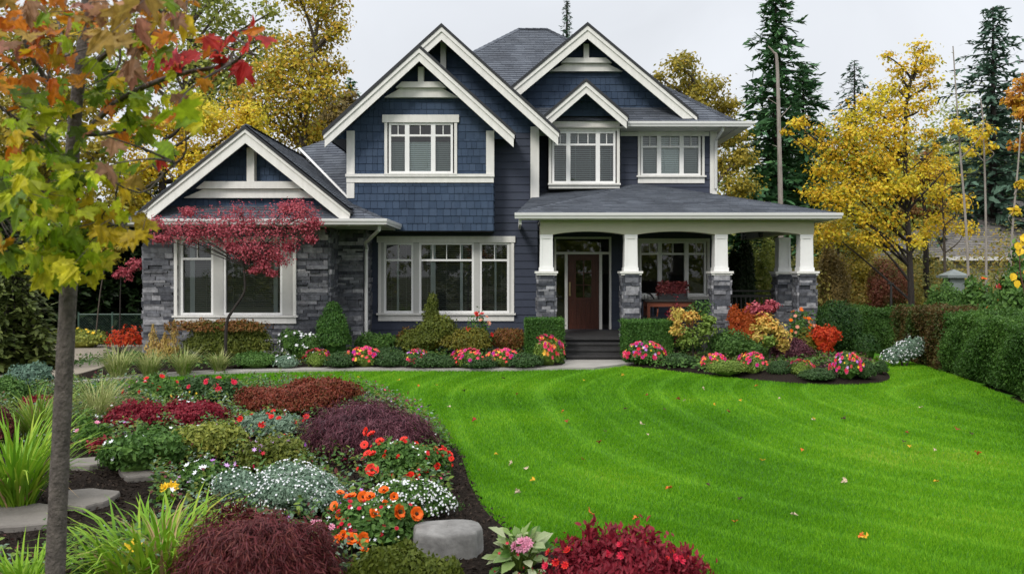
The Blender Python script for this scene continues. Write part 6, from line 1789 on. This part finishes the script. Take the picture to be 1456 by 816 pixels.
# hosta
(x, y, z), rx, ry, h = place(684, 792, 742, 835, .9, .6)
t = thing('hosta', 'variegated cream and green hosta with a pink flower right of the boulder', 'plant', (x, y, z))
aa_ = .125; mb = MB(); n = 84; a = rng.uniform(0, 6.28, n); el_ = rng.uniform(-.25, 1.35, n)
p = np.c_[np.cos(a) * rx * .55 * np.cos(el_), np.sin(a) * ry * .5 * np.cos(el_), h * (.22 + .55 * np.clip(np.sin(el_), -.1, 1) * rng.uniform(.6, 1.15, n))] + rng.normal(0, .02, (n, 3))
ax = np.c_[np.cos(a) * np.cos(el_), np.sin(a) * np.cos(el_), np.sin(el_) * .7 - .2] + rng.normal(0, .35, (n, 3))
nn = np.c_[-np.cos(a) * np.sin(el_), -np.sin(a) * np.sin(el_), np.cos(el_)] + [0, -.5, .3] + rng.normal(0, .3, (n, 3))
leaves(mb, p, nn, aa_ * rng.uniform(.6, 1.3, n), 'oval', ax, aspect=.9); mb.obj('leaves', M['hosta_leaf'], t, local=True)
mb = MB()
for i in range(n): mb.tube([(p[i, 0] * .1, p[i, 1] * .1, 0), p[i] * .6, p[i]], .005, 5)
mb.obj('stem', M['lime_leaf'], t, local=True)
addfl(t, [((rx * .15, -ry * .5, h * .62), (.05, .04, .04))], n=9, mat='pale_pink_petal', size=.07, shape='pom', rise=.05)
addfl(t, [((-rx * .3, -ry * .5, h * .35), (.10, .06, .12))], n=10, mat='crimson_petal', size=.03, each=True, rise=.02, top=-.6)
# burgundy shrub with red tips
(x, y, z), rx, ry, h = place(784, 1010, 748, 905, .5, .6)
t = bush('sedum', 'burgundy red fleshy leaved shrub with scarlet tips at the bottom edge of the lawn', 'shrub', (784, 1012, 765, 905), 'crimson_leaf', .046, 1.1, shape='diamond', deep=.5, nblob=12, amp=.45, freq=6, upright=1.3, aspect=.8, flowers=[dict(n=26, mat='red_petal', size=.05, shape='pom', top=.2, each=True, rise=.05), dict(n=14, mat='crimson_petal', size=.06, shape='pom', top=.2, each=True, rise=.05)])
for (px, pt) in ((842, 742), (835, 748), (868, 752), (918, 752), (928, 754), (975, 776), (985, 784), (800, 772), (905, 756)):
    a = np.array([X(px + 6, t.location.y) - t.location.x, rng.uniform(-.15, .1), h * .45]); b = np.array([X(px, t.location.y) - t.location.x, a[1], Z(pt, t.location.y) - t.location.z])
    mb = MB(); u = rng.random(42)[:, None] ** .7; p = a + (b - a) * u + rng.normal(0, .018, (42, 3))
    leaves(mb, p, rng.normal(0, 1, (42, 3)) + [0, -.6, .4], .05 * rng.uniform(.6, 1.2, 42), 'oval', rng.normal(0, .5, (42, 3)) + [0, 0, 1])
    mb.obj('leafy_tip', M['crimson_leaf'], t, local=True)

# grasses and daylilies
def strap(label, box, n, width, mat='strap_leaf', name='daylily_clump', **kw): return clump(name, label, 'grass clump', box, mat, n, width, mixes=('dead_leaf', int(n * .12)), **kw)
strap('bright green strappy daylily clump at the left edge, behind the foreground trunk', (-30, 78, 612, 742), 230, .027, bend=(.6, 1.9))
strap('yellowing strappy clump at the left edge behind the daylilies', (10, 100, 568, 640), 190, .022, 'grass_leaf', bend=(.6, 1.7))
strap('large bright green daylily clump right of the foreground trunk', (118, 316, 738, 845), 330, .027, bend=(.8, 2.1), tilt=(.1, .75), spread=.7)
strap('green strappy clump at the bottom left corner of the photo', (-20, 92, 790, 880), 190, .020, bend=(.7, 1.9))
clump('ornamental_grass', 'fine grey-green grass tuft right of the foreground trunk near the kerb', 'grass clump', (98, 182, 545, 604), 'striped_leaf', 420, .010, bend=(.8, 2.0), tilt=(.05, .9))
bush('low_conifer', 'dark blue-green spreading conifer at the left edge by the patio', 'shrub', (0, 78, 512, 564), 'conifer_blue', .07, 1.0, deep=.8, nblob=5, shape='spray', aspect=1.3)
bush('shrub', 'bright green low mound at the left edge below the spreading conifer', 'shrub', (-30, 48, 530, 585), 'mid_leaf', .05, 1.1, deep=.8, nblob=3)
bush('wine_mound', 'dark wine red mound cut off by the left edge', 'shrub', (-50, 20, 574, 650), 'wine_leaf', .05, 1.1, deep=.8, hang=.5)
bush('wine_mound', 'small wine red clump behind the strappy daylilies and left of the trunk', 'shrub', (24, 82, 560, 592), 'crimson_leaf', .05, .8, deep=.8, nblob=3)
bush('pansy', 'single yellow and orange pansy above the daylily clump', 'flowers', (224, 246, 694, 726), 'strap_leaf', .05, .3, inner=0, stem=False, flowers=[dict(n=2, mat='yellow_petal', size=.11, shape='pom', top=.6, rise=.06, each=True)])
t = strap('light brown dry grass tuft beside the dark red dome', (200, 268, 735, 830), 36, .012, 'dead_leaf', 'dry_grass', bend=(.8, 1.8))

# flagstones
def slab_stone(label, pts, zt, th_=.07):
    w = [np.array(G(*p)) for p in pts]; c = sum(w) / len(w); z0 = float(gz(*c)) + .075
    mb = MB(); pp = []
    for i in range(len(w)):
        for f_ in (.08, .36, .64, .92): q = w[i] + (w[(i + 1) % len(w)] - w[i]) * f_ - c; pp.append((q[0] + rng.normal(0, .006), q[1] + rng.normal(0, .006)))
    if area(pp) < 0: pp = pp[::-1]
    k = len(pp); ins = [(a * .985, b * .97) for a, b in pp]
    v = [(a, b, 0) for a, b in pp] + [(a, b, th_ - .012) for a, b in pp] + [(a, b, th_ + .004 * math.sin(a * 9)) for a, b in ins]
    mb.add(v, [(i, (i + 1) % k, k + (i + 1) % k, k + i) for i in range(k)] + [(k + i, k + (i + 1) % k, 2 * k + (i + 1) % k, 2 * k + i) for i in range(k)] + [tuple(range(2 * k, 3 * k))])
    o = mb.obj('flagstone', M['slate']); o.location = (c[0], c[1], z0 - .03 + zt); return tag(o, label, 'flagstone')
slab_stone('pale grey flagstone with a pointed right corner, right of the foreground trunk', [(92, 716), (130, 712), (172, 718), (150, 734), (120, 742), (90, 738)], .02)
slab_stone('large tan flagstone at the left edge behind the trunk', [(-60, 742), (0, 736), (62, 736), (96, 744), (80, 765), (0, 772), (-60, 775)], .02)
slab_stone('small grey flagstone higher up on the dark soil', [(98, 668), (150, 664), (154, 674), (130, 680), (100, 679)], .02)
slab_stone('small brown flagstone half hidden under the white flowered perennials', [(168, 682), (214, 680), (220, 694), (180, 698)], .02)

# leaf litter: fallen leaves on the lawn, each its own
fm = {}
def fallen(kind, col, lab, spots):
    m = plain('fallen_%s' % kind, col, rough=.7, var=.3, scale=30); base = None
    for (px, py) in spots:
        x, y = G(px, py)
        if base is None:
            mb = MB(); tv, tf = LEAF['maple']; v = tv.copy() * .058; v[:, 1] -= .028; v[:, 2] = v[:, 2] * 2.2 + .008 + .006 * np.sin(np.arange(len(v)) * 1.7)
            mb.add(v, tf); o = base = mb.obj('fallen_leaf', m)
        else:
            o = base.copy(); COL.objects.link(o)
        o.location = (x, y, float(gz(x, y)) + .022 + .0022 * y); o.rotation_euler = (rng.normal(0, .35), rng.normal(0, .35), rng.uniform(0, 6.28))
        k = rng.uniform(.7, 1.35); o.scale = (k, k, k)
        tag(o, lab, 'fallen leaf', 'fallen leaves scattered on the lawn')
fallen('yellow', (.62, .38, .03), 'small yellow fallen leaf lying on the lawn', [(510, 541), (567, 545), (621, 552), (706, 651), (757, 688), (1016, 580), (1157, 600), (885, 538), (1053, 574), (1293, 640), (1229, 770), (1084, 660), (830, 545), (1330, 690)])
fallen('orange', (.60, .16, .03), 'small orange fallen leaf lying on the lawn', [(1075, 553), (1226, 769), (1045, 748), (903, 743), (950, 700), (838, 734), (1140, 645), (800, 590), (595, 553), (1390, 650)])
fallen('red', (.33, .03, .03), 'small red fallen leaf lying on the lawn', [(674, 602), (806, 604), (828, 658), (965, 572), (1036, 590), (920, 566), (1290, 620), (852, 634), (735, 565), (1360, 615)])
fallen('brown', (.07, .04, .025), 'small brown fallen leaf lying on the lawn', [(715, 542), (945, 586), (890, 586), (1052, 715), (1007, 695), (1285, 633), (1380, 621), (860, 618), (660, 560), (1200, 600)])
fallen('pale', (.52, .42, .30), 'small pale dry fallen leaf lying on the lawn', [(726, 665), (748, 671), (638, 583), (913, 608), (1157, 602), (1329, 645), (1310, 584), (735, 706), (921, 623), (973, 574), (1200, 690), (1130, 738), (1000, 557), (1108, 571)])
mb = MB(); v = LEAF['maple'][0].copy() * .11; v[:, 2] += .02; mb.add(v, LEAF['maple'][1]); o = mb.obj('fallen_leaf', M['yellow_petal']); x, y, z = P(188, 786, 6.2); o.location = (x, y, z); o.rotation_euler = (.9, .1, .4); tag(o, 'large yellow fallen leaf caught on the daylily clump right of the trunk', 'fallen leaf')

# ---------------------------------------------------------------- the young maple in the foreground
TY = 4.0
tx0 = X(79, TY)
mt = thing('young_maple', 'young maple with slim grey trunk and green, orange and red leaves in the left foreground', 'tree', (tx0 - .03, TY, 0))
L = lambda px, py, Y=TY: np.array(P(px, py, Y)) - np.array([tx0 - .03, TY, 0])
mb = MB()
tp = np.array(spline([L(72, 1090), L(78, 830), L(86, 640), (L(94, 480)), L(101, 330), L(104, 200), L(118, 60), L(128, -60), L(136, -220)], 6))
rad = np.interp(np.linspace(0, 1, len(tp)), [0, .2, .45, .62, .8, 1], [.064, .0555, .049, .041, .032, .020])
rad = .74 * rad * (1 + .03 * np.sin(np.arange(len(tp)) * 1.9))
mb.tube(tp, rad, 14)
limbs = []
def limb(pts, r0=.014):
    p = np.array(spline([L(*q) for q in pts], 5)); mb.tube(p, np.linspace(r0, r0 * .25, len(p)), 6); limbs.append(p)
limb([(103, 240), (60, 200, 3.7), (10, 160, 3.5), (-40, 120, 3.4)])
limb([(103, 215), (160, 150, 3.9), (240, 110, 3.7), (330, 90, 3.4), (352, 60, 3.3)], .016)
limb([(108, 170), (50, 90, 3.7), (20, 20, 3.6), (-10, -40, 3.5)])
limb([(115, 110), (170, 60, 3.6), (230, 20, 3.3), (290, -30, 3.2)])
limb([(100, 300), (60, 290, 3.7), (10, 285, 3.5), (-40, 300, 3.4)])
limb([(101, 270), (150, 250, 3.8), (200, 270, 3.7), (250, 232, 3.5)])
limb([(98, 390), (80, 370, 3.8), (60, 350, 3.7)], .008)
limb([(98, 370), (130, 330, 3.8), (180, 318, 3.7)], .010)
limb([(106, 190), (150, 190, 4.1), (210, 175, 4.2), (270, 150, 4.2)])
limb([(112, 130), (90, 60, 4.3), (70, -20, 4.4)])
limb([(102, 320), (70, 330, 4.2), (20, 340, 4.2)], .009)
PAL = {'green': [(.17, .27, .018), (.28, .37, .02), (.38, .43, .025), (.11, .18, .02)], 'yg': [(.34, .46, .02), (.46, .52, .025), (.56, .52, .03), (.24, .38, .02)],
       'yellow': [(.55, .40, .02), (.60, .46, .03), (.50, .36, .02)], 'orange': [(.55, .18, .015), (.60, .26, .02), (.48, .12, .015), (.45, .30, .03)],
       'red': [(.52, .035, .03), (.60, .06, .05), (.42, .03, .03)], 'brown': [(.34, .15, .10), (.40, .22, .12), (.28, .15, .08), (.40, .26, .06)], 'pink': [(.60, .07, .10), (.50, .08, .08), (.58, .14, .07)]}
CL = [(30, 30, 50, 'orange', 16, 3.5), (85, 20, 45, 'brown', 12, 3.2), (150, 25, 45, 'brown', 12, 3.0), (215, 25, 45, 'brown', 12, 2.9), (265, 20, 35, 'orange', 8, 3.0), (10, 90, 45, 'orange', 12, 3.4), (82, 85, 28, 'orange', 7, 3.4), (40, 70, 30, 'brown', 7, 3.3),
      (145, 95, 40, 'green', 14, 3.9), (190, 120, 45, 'green', 16, 4.0), (170, 150, 40, 'green', 14, 3.9), (235, 130, 35, 'yg', 10, 3.8), (205, 165, 34, 'green', 10, 4.0), (262, 165, 30, 'yg', 8, 3.4), (245, 150, 24, 'brown', 5, 3.2),
      (240, 65, 30, 'pink', 8, 3.6), (300, 74, 24, 'red', 4, 3.4), (345, 75, 20, 'red', 4, 3.3), (325, 90, 20, 'red', 3, 3.4), (285, 108, 20, 'orange', 5, 3.5), (378, 48, 12, 'red', 3, 3.4), (335, 46, 8, 'red', 1, 3.4), (365, 40, 9, 'red', 1, 3.4), (255, 82, 20, 'red', 4, 3.6),
      (20, 140, 40, 'green', 10, 3.5), (70, 135, 36, 'yg', 10, 3.7), (110, 130, 34, 'orange', 6, 3.5), (30, 175, 40, 'green', 10, 3.5), (80, 170, 30, 'green', 8, 3.8), (140, 190, 30, 'brown', 4, 3.2), (120, 215, 34, 'green', 8, 3.8),
      (15, 215, 40, 'yg', 10, 3.6), (60, 215, 34, 'green', 8, 3.7), (5, 255, 36, 'yg', 8, 3.5), (170, 225, 32, 'yg', 8, 3.8), (225, 212, 26, 'yg', 5, 3.6), (165, 232, 34, 'brown', 2, 3.1), (245, 228, 16, 'red', 1, 3.3), (130, 240, 26, 'yg', 5, 3.4),
      (25, 265, 44, 'green', 14, 3.5), (70, 255, 40, 'yg', 22, 3.7), (20, 310, 44, 'green', 14, 3.5), (70, 300, 40, 'yg', 25, 3.7), (110, 290, 36, 'yg', 12, 3.8), (60, 345, 34, 'yg', 20, 3.7), (95, 335, 34, 'green', 19, 3.7), (110, 370, 28, 'yg', 16, 3.7), (80, 378, 26, 'yg', 16, 3.7), (125, 350, 26, 'yg', 8, 3.7), (15, 355, 24, 'green', 6, 3.5),
      (150, 300, 26, 'yellow', 7, 3.7), (192, 330, 16, 'yellow', 4, 3.6), (165, 285, 24, 'yg', 6, 3.8), (205, 300, 16, 'yellow', 4, 3.7), (160, 325, 18, 'yellow', 4, 3.7), (182, 268, 16, 'yellow', 3, 3.7), (5, 340, 18, 'orange', 4, 3.4), (110, 45, 40, 'orange', 10, 3.9), (60, -20, 60, 'brown', 14, 3.4), (190, -20, 60, 'orange', 14, 3.2), (195, 70, 36, 'brown', 7, 3.2), (250, 10, 20, 'yellow', 4, 3.0)]
lf = MB(); tw = mb
allp = np.concatenate(limbs + [tp[len(tp) // 3:]])
for (px, py, r, pal, n, Y) in CL:
    for _ in range(int(n * 1.15)):
        a = rng.uniform(0, 6.28); q = r * math.sqrt(rng.random()); yy = Y + rng.normal(0, .16)
        p = L(px + q * math.cos(a), py + q * math.sin(a), yy)
        nb = allp[np.argmin(np.linalg.norm(allp - p, axis=1))]
        col = np.array(PAL[pal][rng.integers(len(PAL[pal]))]) * rng.uniform(.75, 1.2)
        if rng.random() < (.18 if py < 200 else .05): col = np.array(PAL[pyr.choice(['green', 'yg', 'orange', 'yellow'])][0])
        nn = np.array([rng.normal(0, .6), -.6 + rng.normal(0, .55), .65 + rng.normal(0, .5)]); ax = np.array([rng.normal(0, .6), rng.normal(0, .4), -1.0 + rng.normal(0, .3)])
        sz = rng.uniform(.05, .108)
        leaves(lf, p[None], nn[None], sz, pyr.choice(['maple', 'maple_curl', 'maple_curl', 'maple_twist']), ax[None], col=col[None])
        if rng.random() < .5:
            e_ = p + (nb - p) * min(1, .10 / (np.linalg.norm(nb - p) + 1e-6)) ; tw.tube([p, e_ + [0, 0, .02]], [.0012, .0016], 4, cap=False)
    c = L(px, py, Y); nb = allp[np.argmin(np.linalg.norm(allp - c, axis=1))]
    tw.tube(spline([nb, (nb + c) / 2 + rng.normal(0, .03, 3), c], 3), np.linspace(.006, .002, 7), 5, cap=False)
mb.obj('trunk', M['smoothbark'], mt, local=True, shade=True)
lf.obj('crown', M['maple_leaf'], mt, local=True)
